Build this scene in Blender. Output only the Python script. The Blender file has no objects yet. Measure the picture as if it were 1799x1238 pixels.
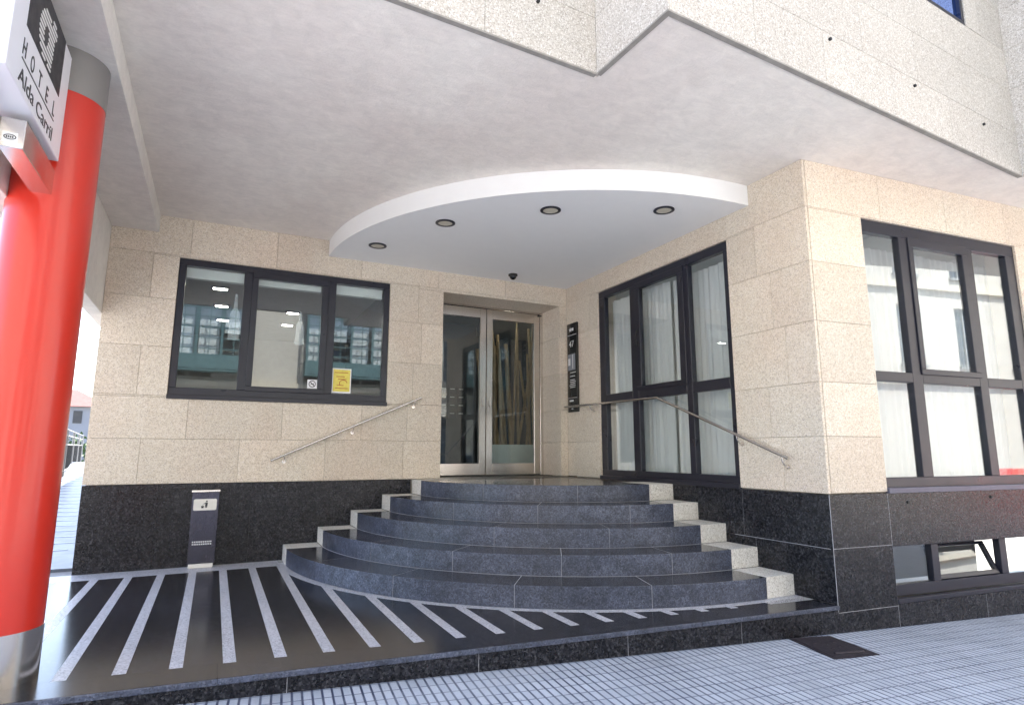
import bpy, bmesh, math, random
from mathutils import Vector, Matrix
random.seed(7)
R = math.radians
SC = bpy.context.scene
COL = SC.collection

# ------------------------------------------------------------------ helpers
class Fr:
    """local frame: s runs along the wall, n goes into the building, z is up"""
    def __init__(self, o, ang):
        self.o = Vector((o[0], o[1], 0)); a = R(ang)
        self.d = Vector((math.cos(a), math.sin(a), 0)); self.n = Vector((-math.sin(a), math.cos(a), 0))
    def p(self, s, n, z): return self.o + self.d * s + self.n * n + Vector((0, 0, z))
W0 = Fr((0, 0), 0)                                # plain world frame
W1 = W0
class FrW2(Fr):
    def __init__(self): self.o = Vector((0, 0, 0)); self.d = Vector((0, -1, 0)); self.n = Vector((1, 0, 0))
W2 = FrW2()
YC = -4.018
W3 = Fr((0, YC), -5.58)
UA = 2.71
U = Fr((0, -4.12), UA)                            # left part of the upper facade
DU = -0.697
ZS = 3.766                                        # soffit
H = 0.85
XL = -5.66
CX, CY = -0.33, -0.22                             # centre of the round steps

class MB:
    def __init__(self): self.v = []; self.f = []; self.t = []; self.tint = 0.5
    def add(self, vs, fs):
        b = len(self.v); self.v += [Vector(x) for x in vs]
        for f in fs: self.f.append([b + i for i in f]); self.t.append(self.tint)
        return self
    def box(self, fr, s0, s1, n0, n1, z0, z1):
        P = [fr.p(s, n, z) for z in (z0, z1) for n in (n0, n1) for s in (s0, s1)]
        return self.add(P, [(0, 2, 3, 1), (4, 5, 7, 6), (0, 1, 5, 4), (2, 6, 7, 3), (0, 4, 6, 2), (1, 3, 7, 5)])
    def prism(self, pts, z0, z1):
        n = len(pts)
        zf0 = z0 if callable(z0) else (lambda x, y: z0)
        zf1 = z1 if callable(z1) else (lambda x, y: z1)
        V = [(x, y, zf0(x, y)) for x, y in pts] + [(x, y, zf1(x, y)) for x, y in pts]
        return self.add(V, [tuple(range(n - 1, -1, -1)), tuple(range(n, 2 * n))] + [(i, (i + 1) % n, n + (i + 1) % n, n + i) for i in range(n)])
    def extr(self, P, vec):
        """polygon P (3d points) pushed along vec"""
        n = len(P); P = [Vector(p) for p in P]; vec = Vector(vec)
        return self.add(P + [p + vec for p in P], [tuple(range(n - 1, -1, -1)), tuple(range(n, 2 * n))] + [(i, (i + 1) % n, n + (i + 1) % n, n + i) for i in range(n)])
    def lathe(self, c, prof, seg=48, cap=True):
        b = len(self.v)
        for r, z in prof:
            for k in range(seg):
                a = 2 * math.pi * k / seg; self.v.append(Vector((c[0] + r * math.cos(a), c[1] + r * math.sin(a), z)))
        for j in range(len(prof) - 1):
            for k in range(seg):
                k2 = (k + 1) % seg
                self.f.append([b + j * seg + k, b + j * seg + k2, b + (j + 1) * seg + k2, b + (j + 1) * seg + k]); self.t.append(self.tint)
        if cap:
            self.f.append([b + k for k in range(seg - 1, -1, -1)]); self.t.append(self.tint)
            self.f.append([b + (len(prof) - 1) * seg + k for k in range(seg)]); self.t.append(self.tint)
        return self
    def tube(self, pts, r, seg=10, r2=None):
        pts = [Vector(p) for p in pts]; n = len(pts); b = len(self.v)
        up = None
        for i, p in enumerate(pts):
            if i == 0: d = pts[1] - pts[0]
            elif i == n - 1: d = pts[-1] - pts[-2]
            else: d = (pts[i + 1] - p).normalized() + (p - pts[i - 1]).normalized()
            d.normalize()
            if up is None: up = Vector((0, 0, 1)) if abs(d.z) < .9 else Vector((1, 0, 0))
            x = d.cross(up).normalized(); y = x.cross(d).normalized(); up = y
            rr = r if r2 is None else r + (r2 - r) * i / (n - 1)
            for k in range(seg):
                a = 2 * math.pi * k / seg; self.v.append(p + x * rr * math.cos(a) + y * rr * math.sin(a))
        for j in range(n - 1):
            for k in range(seg):
                k2 = (k + 1) % seg
                self.f.append([b + j * seg + k, b + j * seg + k2, b + (j + 1) * seg + k2, b + (j + 1) * seg + k]); self.t.append(self.tint)
        self.f.append([b + k for k in range(seg)]); self.t.append(self.tint)
        self.f.append([b + (n - 1) * seg + k for k in range(seg - 1, -1, -1)]); self.t.append(self.tint)
        return self
    def build(self, name, mat, parent=None, loc=None, smooth=None, bevel=0, segs=1):
        me = bpy.data.meshes.new(name)
        base = Vector(loc) if loc is not None else (wloc(parent) if parent else Vector((0, 0, 0)))
        me.from_pydata([v - base for v in self.v], [], self.f)
        bm = bmesh.new(); bm.from_mesh(me); bmesh.ops.recalc_face_normals(bm, faces=bm.faces); bm.to_mesh(me); bm.free()
        at = me.attributes.new('tint', 'FLOAT', 'FACE'); at.data.foreach_set('value', self.t)
        me.materials.append(mat)
        if smooth:
            for p in me.polygons: p.use_smooth = True
            me.set_sharp_from_angle(angle=R(smooth))
        o = bpy.data.objects.new(name, me); COL.objects.link(o)
        if parent:
            o.parent = parent; o.location = (0, 0, 0)
        else: o.location = base
        if bevel:
            m = o.modifiers.new('edge', 'BEVEL'); m.width = bevel; m.segments = segs; m.limit_method = 'ANGLE'; m.angle_limit = R(40)
        return o
def wloc(o):
    v = Vector((0, 0, 0))
    while o: v += o.location; o = o.parent
    return v
def thing(name, label, cat, loc, group=None):
    o = bpy.data.objects.new(name, None); COL.objects.link(o); o.location = loc; o.empty_display_size = .1
    o['label'] = label; o['category'] = cat
    if group: o['group'] = group
    return o
def tag(o, label, cat, group=None):
    o['label'] = label; o['category'] = cat
    if group: o['group'] = group
    return o
def struct(o, kind='structure'): o['kind'] = kind; return o
def copy_tree(o, parent=None):
    c = o.copy(); COL.objects.link(c); c.parent = parent
    for ch in list(o.children): copy_tree(ch, c)
    return c
def text_mesh(name, body, size, P, right, upv, mat, parent, extrude=.001, spacing=1.0, align='LEFT', width=None):
    """writing as a thin mesh; P = baseline start, right/up = directions"""
    cu = bpy.data.curves.new('txt', 'FONT'); cu.body = body; cu.size = size; cu.extrude = extrude
    cu.space_character = spacing; cu.align_x = align
    to = bpy.data.objects.new('txt', cu); COL.objects.link(to)
    dg = bpy.context.evaluated_depsgraph_get(); me = bpy.data.meshes.new_from_object(to.evaluated_get(dg))
    bpy.data.objects.remove(to)
    r = Vector(right).normalized(); u = Vector(upv).normalized(); n = r.cross(u)
    k = 1.0
    if width:
        xs = [v.co.x for v in me.vertices]; k = width / (max(xs) - min(xs))
    P = Vector(P) - wloc(parent)
    for v in me.vertices:
        c = v.co.copy(); v.co = P + r * c.x * k + u * c.y + n * c.z
    me.materials.clear(); me.materials.append(mat)
    o = bpy.data.objects.new(name, me); COL.objects.link(o); o.parent = parent
    return o

# ------------------------------------------------------------------ materials
class NT:
    def __init__(self, name):
        self.m = bpy.data.materials.new(name); self.m.use_nodes = True; self.t = self.m.node_tree; self.t.nodes.clear()
        self.out = self.n('ShaderNodeOutputMaterial'); self.b = self.n('ShaderNodeBsdfPrincipled'); self.l(self.b.outputs[0], self.out.inputs[0])
        self.tc = self.n('ShaderNodeTexCoord')
    def n(self, t, **k):
        x = self.t.nodes.new(t)
        for a, v in k.items(): setattr(x, a, v)
        return x
    def l(self, a, b): self.t.links.new(a, b)
    def noise(self, scale, detail=3, rough=.55, vec=None, dist=0):
        x = self.n('ShaderNodeTexNoise'); x.inputs['Scale'].default_value = scale; x.inputs['Detail'].default_value = detail
        x.inputs['Roughness'].default_value = rough; x.inputs['Distortion'].default_value = dist
        self.l(vec or self.tc.outputs['Object'], x.inputs['Vector']); return x.outputs['Fac']
    def voro(self, scale, vec=None, out='Color'):
        x = self.n('ShaderNodeTexVoronoi'); x.inputs['Scale'].default_value = scale
        self.l(vec or self.tc.outputs['Object'], x.inputs['Vector']); return x.outputs[out]
    def ramp(self, fac, stops, interp='LINEAR'):
        x = self.n('ShaderNodeValToRGB'); x.color_ramp.interpolation = interp
        e = x.color_ramp.elements
        while len(e) < len(stops): e.new(.5)
        for i, (p, c) in enumerate(stops):
            e[i].position = p; e[i].color = (c if len(c) == 4 else (*c, 1)) if not isinstance(c, (int, float)) else (c, c, c, 1)
        self.l(fac, x.inputs[0]); return x.outputs[0]
    def mix(self, a, b, fac, mode='MIX'):
        x = self.n('ShaderNodeMix', data_type='RGBA', blend_type=mode)
        for k, v in ((0, fac), (6, a), (7, b)):
            s = x.inputs[k]
            if isinstance(v, bpy.types.NodeSocket): self.l(v, s)
            elif isinstance(v, (int, float)): s.default_value = v if k == 0 else (v, v, v, 1)
            else: s.default_value = (*v, 1)
        return x.outputs[2]
    def math(self, op, a, b=None, c=None):
        x = self.n('ShaderNodeMath', operation=op)
        for i, v in enumerate((a, b, c)):
            if v is None: continue
            if isinstance(v, (int, float)): x.inputs[i].default_value = v
            else: self.l(v, x.inputs[i])
        return x.outputs[0]
    def attr(self, name='tint'):
        x = self.n('ShaderNodeAttribute'); x.attribute_name = name; return x.outputs['Fac']
    def set(self, **k):
        M = dict(col='Base Color', rough='Roughness', metal='Metallic', spec='Specular IOR Level', coat='Coat Weight', coatr='Coat Roughness', em='Emission Color', ems='Emission Strength', trans='Transmission Weight', alpha='Alpha', ior='IOR')
        for a, v in k.items():
            s = self.b.inputs[M[a]]
            if isinstance(v, bpy.types.NodeSocket): self.l(v, s)
            elif isinstance(v, (tuple, list)): s.default_value = (*v, 1)
            else: s.default_value = v
        return self
    def bump(self, h, strength=.3, dist=.01):
        x = self.n('ShaderNodeBump'); x.inputs['Strength'].default_value = strength; x.inputs['Distance'].default_value = dist
        self.l(h, x.inputs['Height']); self.l(x.outputs[0], self.b.inputs['Normal']); return self

def plain(name, col, rough=.5, metal=0, var=.06, scale=8, bump=0, **k):
    m = NT(name); n = m.noise(scale, 4)
    c = m.mix(tuple(x * (1 - var * 2) for x in col), tuple(min(1, x * (1 + var * 2)) for x in col), n)
    r = m.ramp(m.noise(scale * 1.7, 3), [(.3, max(0, rough - .05)), (.7, min(1, rough + .06))])
    m.set(col=c, rough=r, metal=metal, **k)
    if bump: m.bump(m.noise(scale * 12, 3), bump, .003)
    return m.m

def granite(name, cols, sp=(.03, .03, .03), spf=.10, light=(.8, .76, .7), rough=.7, scale=90, tint=.10, bump=.25, warm=None, stain=.12, mottle=0, spec=.5, rv=.06):
    m = NT(name)
    v1 = m.n('ShaderNodeSeparateColor'); m.l(m.voro(scale), v1.inputs[0])
    base = m.ramp(v1.outputs[0], [(0, cols[0]), (.5, cols[1]), (1, cols[2])])
    v2 = m.n('ShaderNodeSeparateColor'); m.l(m.voro(scale * 1.6), v2.inputs[0])
    dk = m.math('LESS_THAN', v2.outputs[1], spf)
    base = m.mix(base, sp, m.math('MULTIPLY', dk, .8))
    lt = m.math('GREATER_THAN', v2.outputs[2], .86)
    base = m.mix(base, light, m.math('MULTIPLY', lt, .5))
    # slabs differ a little from one another, and large clouds run through the stone
    t = m.math('ADD', m.math('MULTIPLY', m.attr(), 2 * tint), 1 - tint)
    cl = m.ramp(m.noise(1.3, 5, .6), [(.3, 1 - stain), (.7, 1 + stain * .4)])
    g = m.mix(base, cl, 1, 'MULTIPLY')
    tt = m.n('ShaderNodeCombineColor')
    for i in range(3): m.l(t, tt.inputs[i])
    g = m.mix(g, tt.outputs[0], 1, 'MULTIPLY')
    if warm: g = m.mix(g, m.mix(g, warm, 1, 'MULTIPLY'), m.ramp(m.noise(.9, 4), [(.42, 0), (.62, 1)]))
    if mottle: g = m.mix(g, m.ramp(m.noise(11, 6, .75, dist=.4), [(.34, 1 - mottle), (.66, 1 + mottle)]), 1, 'MULTIPLY')
    m.b.inputs['Specular IOR Level'].default_value = spec
    m.set(col=g, rough=m.ramp(m.noise(scale * .7, 2), [(.3, rough - rv), (.7, rough + rv)]))
    if bump: m.bump(m.noise(scale * 1.5, 3), bump, .004)
    return m.m

M = {}
M['stone'] = granite('beige_granite', [(.62, .54, .42), (.70, .62, .50), (.78, .71, .60)], sp=(.42, .34, .27), spf=.12, light=(.84, .80, .76), rough=.8, scale=100, tint=.075, warm=(1.0, .95, .93), stain=.05)
M['stone_pale'] = granite('pale_granite', [(.43, .39, .335), (.52, .475, .42), (.59, .55, .50)], sp=(.31, .275, .24), spf=.13, light=(.86, .84, .81), rough=.8, scale=95, tint=.05, stain=.07)
M['block'] = granite('pale_block_granite', [(.58, .54, .48), (.68, .645, .585), (.77, .74, .69)], sp=(.38, .34, .30), spf=.1, light=(.86, .84, .81), rough=.75, scale=90, tint=.05, stain=.08)
M['black'] = granite('black_granite', [(.006, .006, .008), (.013, .013, .017), (.027, .027, .033)], sp=(.003, .003, .003), spf=.2, light=(.095, .095, .105), rough=.27, scale=62, tint=.12, bump=.03, stain=.2, mottle=.35, spec=.32)
M['black_polished'] = granite('polished_black_granite', [(.008, .008, .011), (.018, .018, .023), (.036, .034, .042)], sp=(.004, .004, .004), spf=.2, light=(.07, .07, .08), rough=.17, scale=55, tint=.16, bump=0, stain=.25, rv=.015, spec=.36)
M['step'] = granite('blue_grey_granite', [(.040, .047, .075), (.062, .072, .108), (.092, .104, .148)], sp=(.022, .025, .036), spf=.12, light=(.17, .185, .23), rough=.36, scale=85, tint=.10, bump=.06, stain=.35, mottle=.42)
M['tread'] = granite('polished_tread_granite', [(.026, .027, .034), (.038, .039, .048), (.058, .059, .070)], sp=(.012, .012, .016), spf=.14, light=(.12, .12, .14), rough=.16, scale=75, tint=.10, bump=.02, stain=.25, mottle=.12)
M['inlay'] = granite('grey_inlay_granite', [(.40, .395, .43), (.52, .515, .55), (.62, .615, .65)], sp=(.14, .13, .14), spf=.12, light=(.7, .69, .7), rough=.38, scale=90, tint=.04, bump=.04)
M['mortar'] = plain('joint_mortar', (.46, .41, .34), .9)
M['pale_line'] = plain('pale_grout', (.40, .40, .43), .8)

def plaster(name, col, streak=.5):
    m = NT(name)
    n1 = m.ramp(m.noise(.55, 5, .6), [(.35, 0), (.68, 1)])
    c = m.mix(col, tuple(a * b for a, b in zip(col, (.90, .86, .86))), n1)
    n2 = m.ramp(m.noise(7, 6, .7, dist=.6), [(.35, .94), (.65, 1.05)])
    c = m.mix(c, n2, 1, 'MULTIPLY')
    mp = m.n('ShaderNodeMapping'); m.l(m.tc.outputs['Object'], mp.inputs[0]); mp.inputs['Scale'].default_value = (1, 3.2, 3.2)
    tr = m.noise(9, 6, .75, vec=mp.outputs[0], dist=.8); c = m.mix(c, m.ramp(tr, [(.36, .955), (.6, 1.02)]), 1, 'MULTIPLY')
    sc = m.ramp(m.noise(14, 5, .8), [(.70, 0), (.76, .5)]); c = m.mix(c, (.93, .91, .89), sc)
    m.set(col=c, rough=.9).bump(m.math('ADD', m.noise(70, 5, .75), m.math('MULTIPLY', tr, 1.5)), .55, .007)
    return m.m
M['plaster'] = plaster('textured_plaster', (.89, .84, .765))
M['plaster_beam'] = plaster('beam_plaster', (.86, .83, .77))
M['white'] = plain('white_render', (.90, .90, .89), .8, var=.01, bump=.05)
M['frame'] = plain('dark_aluminium', (.013, .0135, .024), .32, .0, var=.1, scale=3)
M['frame_in'] = plain('frame_gasket', (.008, .008, .009), .6)
M['sill'] = plain('grey_sill', (.10, .10, .14), .4, .3)
M['sill_stone'] = plain('weathered_edge', (.30, .28, .25), .8, var=.2, scale=12)
M['gray_base'] = plain('grey_slab', (.2, .2, .21), .7)
def steel(name, col=(.74, .70, .66), rough=.2, sc=30, aniso=True):
    m = NT(name)
    mp = m.n('ShaderNodeMapping'); m.l(m.tc.outputs['Object'], mp.inputs[0]); mp.inputs['Scale'].default_value = (1, 1, .06)
    n = m.noise(sc * 6, 3, vec=mp.outputs[0]); sm = m.noise(5, 4)
    m.set(col=m.mix(tuple(c * .95 for c in col), col, n), metal=1, rough=m.ramp(m.mix(n, sm, .7), [(.3, rough - .04), (.7, rough + .08)]))
    return m.m
M['steel'] = steel('brushed_steel')
M['steel_dark'] = steel('dark_scratched_steel', (.075, .075, .10), .24)
M['zinc'] = plain('matt_zinc_grey', (.27, .26, .25), .42, .35, var=.05, scale=3)
def redpaint():
    m = NT('red_column_paint')
    mp = m.n('ShaderNodeMapping'); m.l(m.tc.outputs['Object'], mp.inputs[0]); mp.inputs['Scale'].default_value = (3, 3, .35)
    n = m.noise(2.2, 5, .6, vec=mp.outputs[0])
    sc = m.ramp(m.noise(30, 5, .7), [(.70, 0), (.78, 1)])
    c = m.mix((.56, .022, .010), (.63, .032, .015), n)
    m.set(col=c, rough=.3, coat=.3, coatr=.15)
    return m.m
M['red'] = redpaint()

def glass(name, tint=(.78, .88, .85), refl=1.7, base=.05, rough=0.0, rc=(.92, .97, 1)):
    m = NT(name); m.t.nodes.remove(m.b)
    tr = m.n('ShaderNodeBsdfTransparent'); tr.inputs[0].default_value = (*tint, 1)
    gl = m.n('ShaderNodeBsdfGlossy'); gl.inputs['Roughness'].default_value = rough; gl.inputs['Color'].default_value = (*rc, 1)
    gm = m.n('ShaderNodeNewGeometry'); dp = m.n('ShaderNodeVectorMath', operation='DOT_PRODUCT'); m.l(gm.outputs['Normal'], dp.inputs[0]); m.l(gm.outputs['Incoming'], dp.inputs[1])
    c1 = m.math('SUBTRACT', 1.0, m.math('ABSOLUTE', dp.outputs['Value'])); fz = m.math('MULTIPLY_ADD', m.math('POWER', c1, 4.0), .9, .045)
    nb = m.n('ShaderNodeBump'); nb.inputs['Strength'].default_value = .04; nb.inputs['Distance'].default_value = .02
    m.l(m.noise(.9, 1), nb.inputs['Height']); m.l(nb.outputs[0], gl.inputs['Normal'])
    f = m.math('MINIMUM', m.math('MULTIPLY_ADD', fz, refl, base), 1.0)
    mx = m.n('ShaderNodeMixShader'); m.l(f, mx.inputs[0]); m.l(tr.outputs[0], mx.inputs[1]); m.l(gl.outputs[0], mx.inputs[2])
    m.l(mx.outputs[0], m.out.inputs[0]); return m.m
M['glass'] = glass('window_glass', tint=(.97,.985,.98), refl=.9, base=.03)
M['glass3'] = glass('street_window_glass', tint=(.965, .98, .98), refl=1.0, base=.055)
M['glass_door'] = glass('door_glass', tint=(.90, .93, .92), refl=.9, base=.015)
M['glass_blue'] = glass('upper_window_glass', tint=(.1, .12, .2), refl=2.5, base=.5, rc=(.35, .5, 1))
def cloth():
    m = NT('white_net_curtain')
    tr = m.n('ShaderNodeBsdfTranslucent'); tr.inputs[0].default_value = (.86, .90, .90, 1)
    m.set(col=(.90, .92, .92), rough=.9)
    mx = m.n('ShaderNodeMixShader'); mx.inputs[0].default_value = .35
    m.l(m.b.outputs[0], mx.inputs[1]); m.l(tr.outputs[0], mx.inputs[2]); m.l(mx.outputs[0], m.out.inputs[0]); return m.m
M['curtain'] = cloth()
M['dark_wall'] = plain('lobby_dark_panel', (.10, .10, .11), .55)
M['lobby_wall'] = plain('lobby_wall_paint', (.35, .34, .32), .8)
M['lobby_ceiling'] = plain('lobby_ceiling_paint', (.40, .42, .41), .85)
M['lobby_floor'] = plain('lobby_floor_stone', (.05, .036, .03), .3, spec=.3)
M['room_wall'] = plain('room_wall_paint', (.80, .82, .81), .85)
M['planter'] = plain('white_planter', (.72, .78, .76), .4)
M['bamboo'] = plain('bamboo_cane', (.36, .25, .14), .5, var=.25, scale=5)
M['blackgloss'] = plain('black_gloss_panel', (.008, .008, .009), .12)
M['signwhite'] = plain('sign_white_acrylic', (.84, .84, .88), .35, var=.0)
M['ink'] = plain('black_print', (.012, .012, .016), .4)
M['whiteprint'] = plain('white_print', (.82, .82, .82), .5, var=.01)
M['greyprint'] = plain('grey_print', (.25, .27, .3), .5)
M['yellow'] = plain('yellow_notice_paper', (.80, .68, .14), .7, var=.12, scale=25)
M['plate'] = plain('cream_plate', (.72, .70, .64), .4)
M['manhole'] = plain('rusty_cast_iron', (.035, .028, .035), .6, .3, var=.3, scale=30, bump=.4)
M['lens'] = plain('smoked_camera_dome', (.01, .01, .012), .08)
M['lamp_glass'] = plain('frosted_downlight_glass', (.62, .58, .47), .4)
M['rubber'] = plain('black_rubber', (.015, .015, .016), .6)
def emis(name, col, s):
    m = NT(name); m.set(col=(.8, .8, .8), em=col, ems=s); return m.m
M['lamp_on'] = emis('lit_ceiling_lamp', (1, .98, .85), 9)

def paving():
    """bar-patterned cement paving: light raised bars, dark grooves"""
    m = NT('bar_paving'); g = m.n('ShaderNodeNewGeometry'); mp = m.n('ShaderNodeMapping'); mp.vector_type = 'TEXTURE'
    mp.inputs['Location'].default_value = (0, YC, 0); mp.inputs['Rotation'].default_value = (0, 0, R(-5.58)); m.l(g.outputs['Position'], mp.inputs[0])
    sx = m.n('ShaderNodeSeparateXYZ'); m.l(mp.outputs[0], sx.inputs[0])
    def groove(c, pitch, w, off=0.0):
        f = m.math('FRACT', m.math('DIVIDE', m.math('ADD', c, off + 500 * pitch), pitch))
        d = m.math('ABSOLUTE', m.math('SUBTRACT', f, .5)); d = m.math('MULTIPLY', m.math('SUBTRACT', .5, d), pitch)   # distance to line
        x = m.n('ShaderNodeMapRange'); x.inputs['From Min'].default_value = w * .75; x.inputs['From Max'].default_value = w * 1.35; m.l(d, x.inputs[0]); return x.outputs[0]
    ga = groove(sx.outputs[0], .0525, .0060); gb = groove(sx.outputs[1], .118, .0036, .01)
    bars = m.math('MINIMUM', ga, gb)
    # every bar has its own grey; some grooves are filled with light dust
    cell = m.n('ShaderNodeTexWhiteNoise', noise_dimensions='2D'); cx = m.n('ShaderNodeCombineXYZ')
    m.l(m.math('FLOOR', m.math('DIVIDE', m.math('ADD', sx.outputs[0], 26.25), .0525)), cx.inputs[0]); m.l(m.math('FLOOR', m.math('DIVIDE', m.math('ADD', sx.outputs[1], 59.01), .118)), cx.inputs[1])
    m.l(cx.outputs[0], cell.inputs['Vector'])
    tile = m.n('ShaderNodeTexWhiteNoise', noise_dimensions='2D'); ct = m.n('ShaderNodeCombineXYZ')
    m.l(m.math('FLOOR', m.math('DIVIDE', m.math('ADD', sx.outputs[0], 26.25), .21)), ct.inputs[0]); m.l(m.math('FLOOR', m.math('DIVIDE', m.math('ADD', sx.outputs[1], 59.01), .236)), ct.inputs[1]); m.l(ct.outputs[0], tile.inputs['Vector'])
    P = m.tc.outputs['Object']
    c = m.mix((.47, .50, .555), (.54, .57, .625), cell.outputs[0]); c = m.mix(c, m.ramp(tile.outputs[0], [(0, .90), (.06, .96), (1, 1.04)]), 1, 'MULTIPLY')
    c = m.mix(c, m.ramp(m.noise(260, 3, .7), [(.35, .80), (.65, 1.12)]), 1, 'MULTIPLY')
    c = m.mix(c, m.ramp(m.noise(1.6, 6, .65), [(.35, .86), (.65, 1.05)]), 1, 'MULTIPLY')
    dust = m.ramp(m.noise(2.3, 5, .7), [(.40, 0), (.62, .65)])
    gcol = m.mix((.045, .055, .10), (.27, .29, .34), dust)
    c = m.mix(gcol, c, bars)
    spot = m.ramp(m.noise(16, 5, .7), [(.30, .55), (.36, 1)]); c = m.mix(c, spot, .7, 'MULTIPLY')
    m.set(col=c, rough=.62); m.bump(bars, .5, .004); return m.m
M['paving'] = paving()
def asphalt():
    m = NT('asphalt'); c = m.mix((.26, .26, .265), (.36, .36, .36), m.noise(120, 4)); c = m.mix(c, m.ramp(m.noise(.7, 5), [(.3, .8), (.7, 1.2)]), 1, 'MULTIPLY')
    m.set(col=c, rough=.85).bump(m.noise(200, 3), .4, .004); return m.m
M['asphalt'] = asphalt()
M['ground'] = plain('bare_ground', (.22, .21, .19), .9, scale=.6, var=.2)
M['ramp'] = plain('pale_ramp_slabs', (.13, .15, .19), .4, var=.06, scale=4)
M['cream'] = plain('cream_facade', (.46, .43, .38), .85, scale=1.2, var=.06)
M['cream_dark'] = plain('cream_trim', (.52, .47, .38), .85, scale=2)
M['teal'] = plain('teal_gallery_paint', (.075, .145, .155), .5)
M['shade'] = plain('white_blind', (.75, .76, .78), .7)
M['darkglass'] = plain('dark_pane', (.02, .03, .045), .08)
M['roof'] = plain('red_clay_roof', (.11, .006, .005), .8, scale=3, var=.12)
M['housewhite'] = plain('white_house_render', (.24, .25, .28), .85, scale=1)
M['carred'] = plain('red_car_paint', (.55, .012, .014), .2, coat=1.0)
M['carblue'] = plain('blue_car_paint', (.03, .07, .20), .2, .3, coat=1.0)
M['carsilver'] = plain('silver_car_paint', (.45, .46, .48), .25, .6, coat=1.0)
M['wood'] = plain('brown_slats', (.20, .12, .08), .7)
def leafm():
    m = NT('hedge_leaves'); m.set(col=m.mix((.03, .075, .02), (.09, .14, .04), m.noise(6, 4)), rough=.6); return m.m
M['leaf'] = leafm()

# ------------------------------------------------------------------ panelled stone walls
def cut(rects, hole):
    out = []
    a0, a1, b0, b1 = hole
    for (s0, s1, z0, z1) in rects:
        if s1 <= a0 or s0 >= a1 or z1 <= b0 or z0 >= b1: out.append((s0, s1, z0, z1)); continue
        if z1 > b1: out.append((s0, s1, b1, z1))
        if z0 < b0: out.append((s0, s1, z0, b0))
        m0, m1 = max(z0, b0), min(z1, b1)
        if s0 < a0: out.append((s0, a0, m0, m1))
        if s1 > a1: out.append((a1, s1, m0, m1))
    return out
def panels(fr, s0, s1, rows, joints, holes, n0, n1, gap=.0013):
    mb = MB()
    for i in range(len(rows) - 1):
        js = [s0] + sorted(j for j in joints[i % len(joints)] if s0 + .03 < j < s1 - .03) + [s1]
        for a, b in zip(js, js[1:]):
            rs = [(a, b, rows[i], rows[i + 1])]
            for h in holes: rs = cut(rs, h)
            mb.tint = random.random()
            for (p, q, z0, z1) in rs:
                if q - p < .012 or z1 - z0 < .012: continue
                mb.box(fr, p + (gap if p > s0 + 1e-4 else 0), q - (gap if q < s1 - 1e-4 else 0), n0, n1, z0 + gap, z1 - gap)
    return mb
def backing(fr, s0, s1, z0, z1, holes, n0, n1):
    mb = MB(); rs = [(s0, s1, z0, z1)]
    for h in holes: rs = cut(rs, h)
    for r in rs: mb.box(fr, r[0], r[1], n0, n1, r[2], r[3])
    return mb

hotel = thing('hotel_building', 'hotel corner in beige granite with black base, recessed entrance and overhanging upper floor', 'building', (0, 0, 0))
ROWS = [.855, 1.32, 1.775, 2.30, 2.83, 3.33, ZS + .0]
win1 = (-5.0, -2.627, 1.757, 3.315)
door = (-1.907, -.12, H - .01, 3.288)
T = .03                                            # slab thickness, slabs lie from n=0 to n=T
# recessed entrance wall
j1 = [[-5.2, -4.26, -3.336, -2.4], [-4.79, -3.83, -2.926, -2.36, -1.0], [-5.28, -4.4, -3.5, -2.3], [-5.0, -4.1, -3.1, -2.2], [-5.25, -4.3, -3.4, -2.25], [-4.9, -4.0, -3.0, -1.98, -1.0]]
panels(W1, XL, 0, ROWS, j1, [win1, door], 0, T).build('wall', M['stone'], hotel, bevel=.0015)
backing(W1, XL + .03, 0, 0, ZS, [win1, (door[0] - T - .002, door[1] + T + .002, 0, 3.322)], T + .001, .30).build('wall', M['mortar'], hotel)
# left return of that wall, along the ramp
LR = Fr((XL, 0), 90)                               # s runs to +y, n goes to -x
panels(LR, .031, 12, ROWS, [[x * .93 + .4 * (i % 2) for x in range(1, 13)] for i in range(2)], [], -T, 0).build('wall', M['stone'], hotel, bevel=.0015)
# right hand wall of the alcove (W2) and street wall (W3)
win2 = (.80, 3.10, .858, 3.312)
j2 = [[3.6], [.42, 3.5], [.30, 3.72], [.5, 3.6], [.6, 3.45], [.45, 1.3, 2.2, 3.1]]
panels(W2, .001, -YC, ROWS, j2, [win2], 0, T).build('wall', M['stone'], hotel, bevel=.0015)
backing(W2, T + .31, -YC - .33, .2, ZS, [win2], T + .001, .30).build('wall', M['mortar'], hotel)
win3 = (.668, 2.86, .858, 3.315)
S3 = 9.0
j3 = [[3.6, 4.6, 5.5, 6.5, 7.5], [4.0, 5.0, 6, 7, 8], [3.6, 4.6, 5.5, 6.5, 7.5], [4.0, 5.0, 6, 7, 8], [3.6, 4.6, 5.5, 6.5, 7.5], [.925, 1.83, 2.74, 3.65, 4.6, 5.5, 6.5, 7.5]]
panels(W3, T + .004, S3, ROWS, j3, [win3], 0, T).build('wall', M['stone'], hotel, bevel=.0015)
backing(W3, .36, S3, .86, ZS, [win3], T + .001, .30).build('wall', M['mortar'], hotel)
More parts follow.
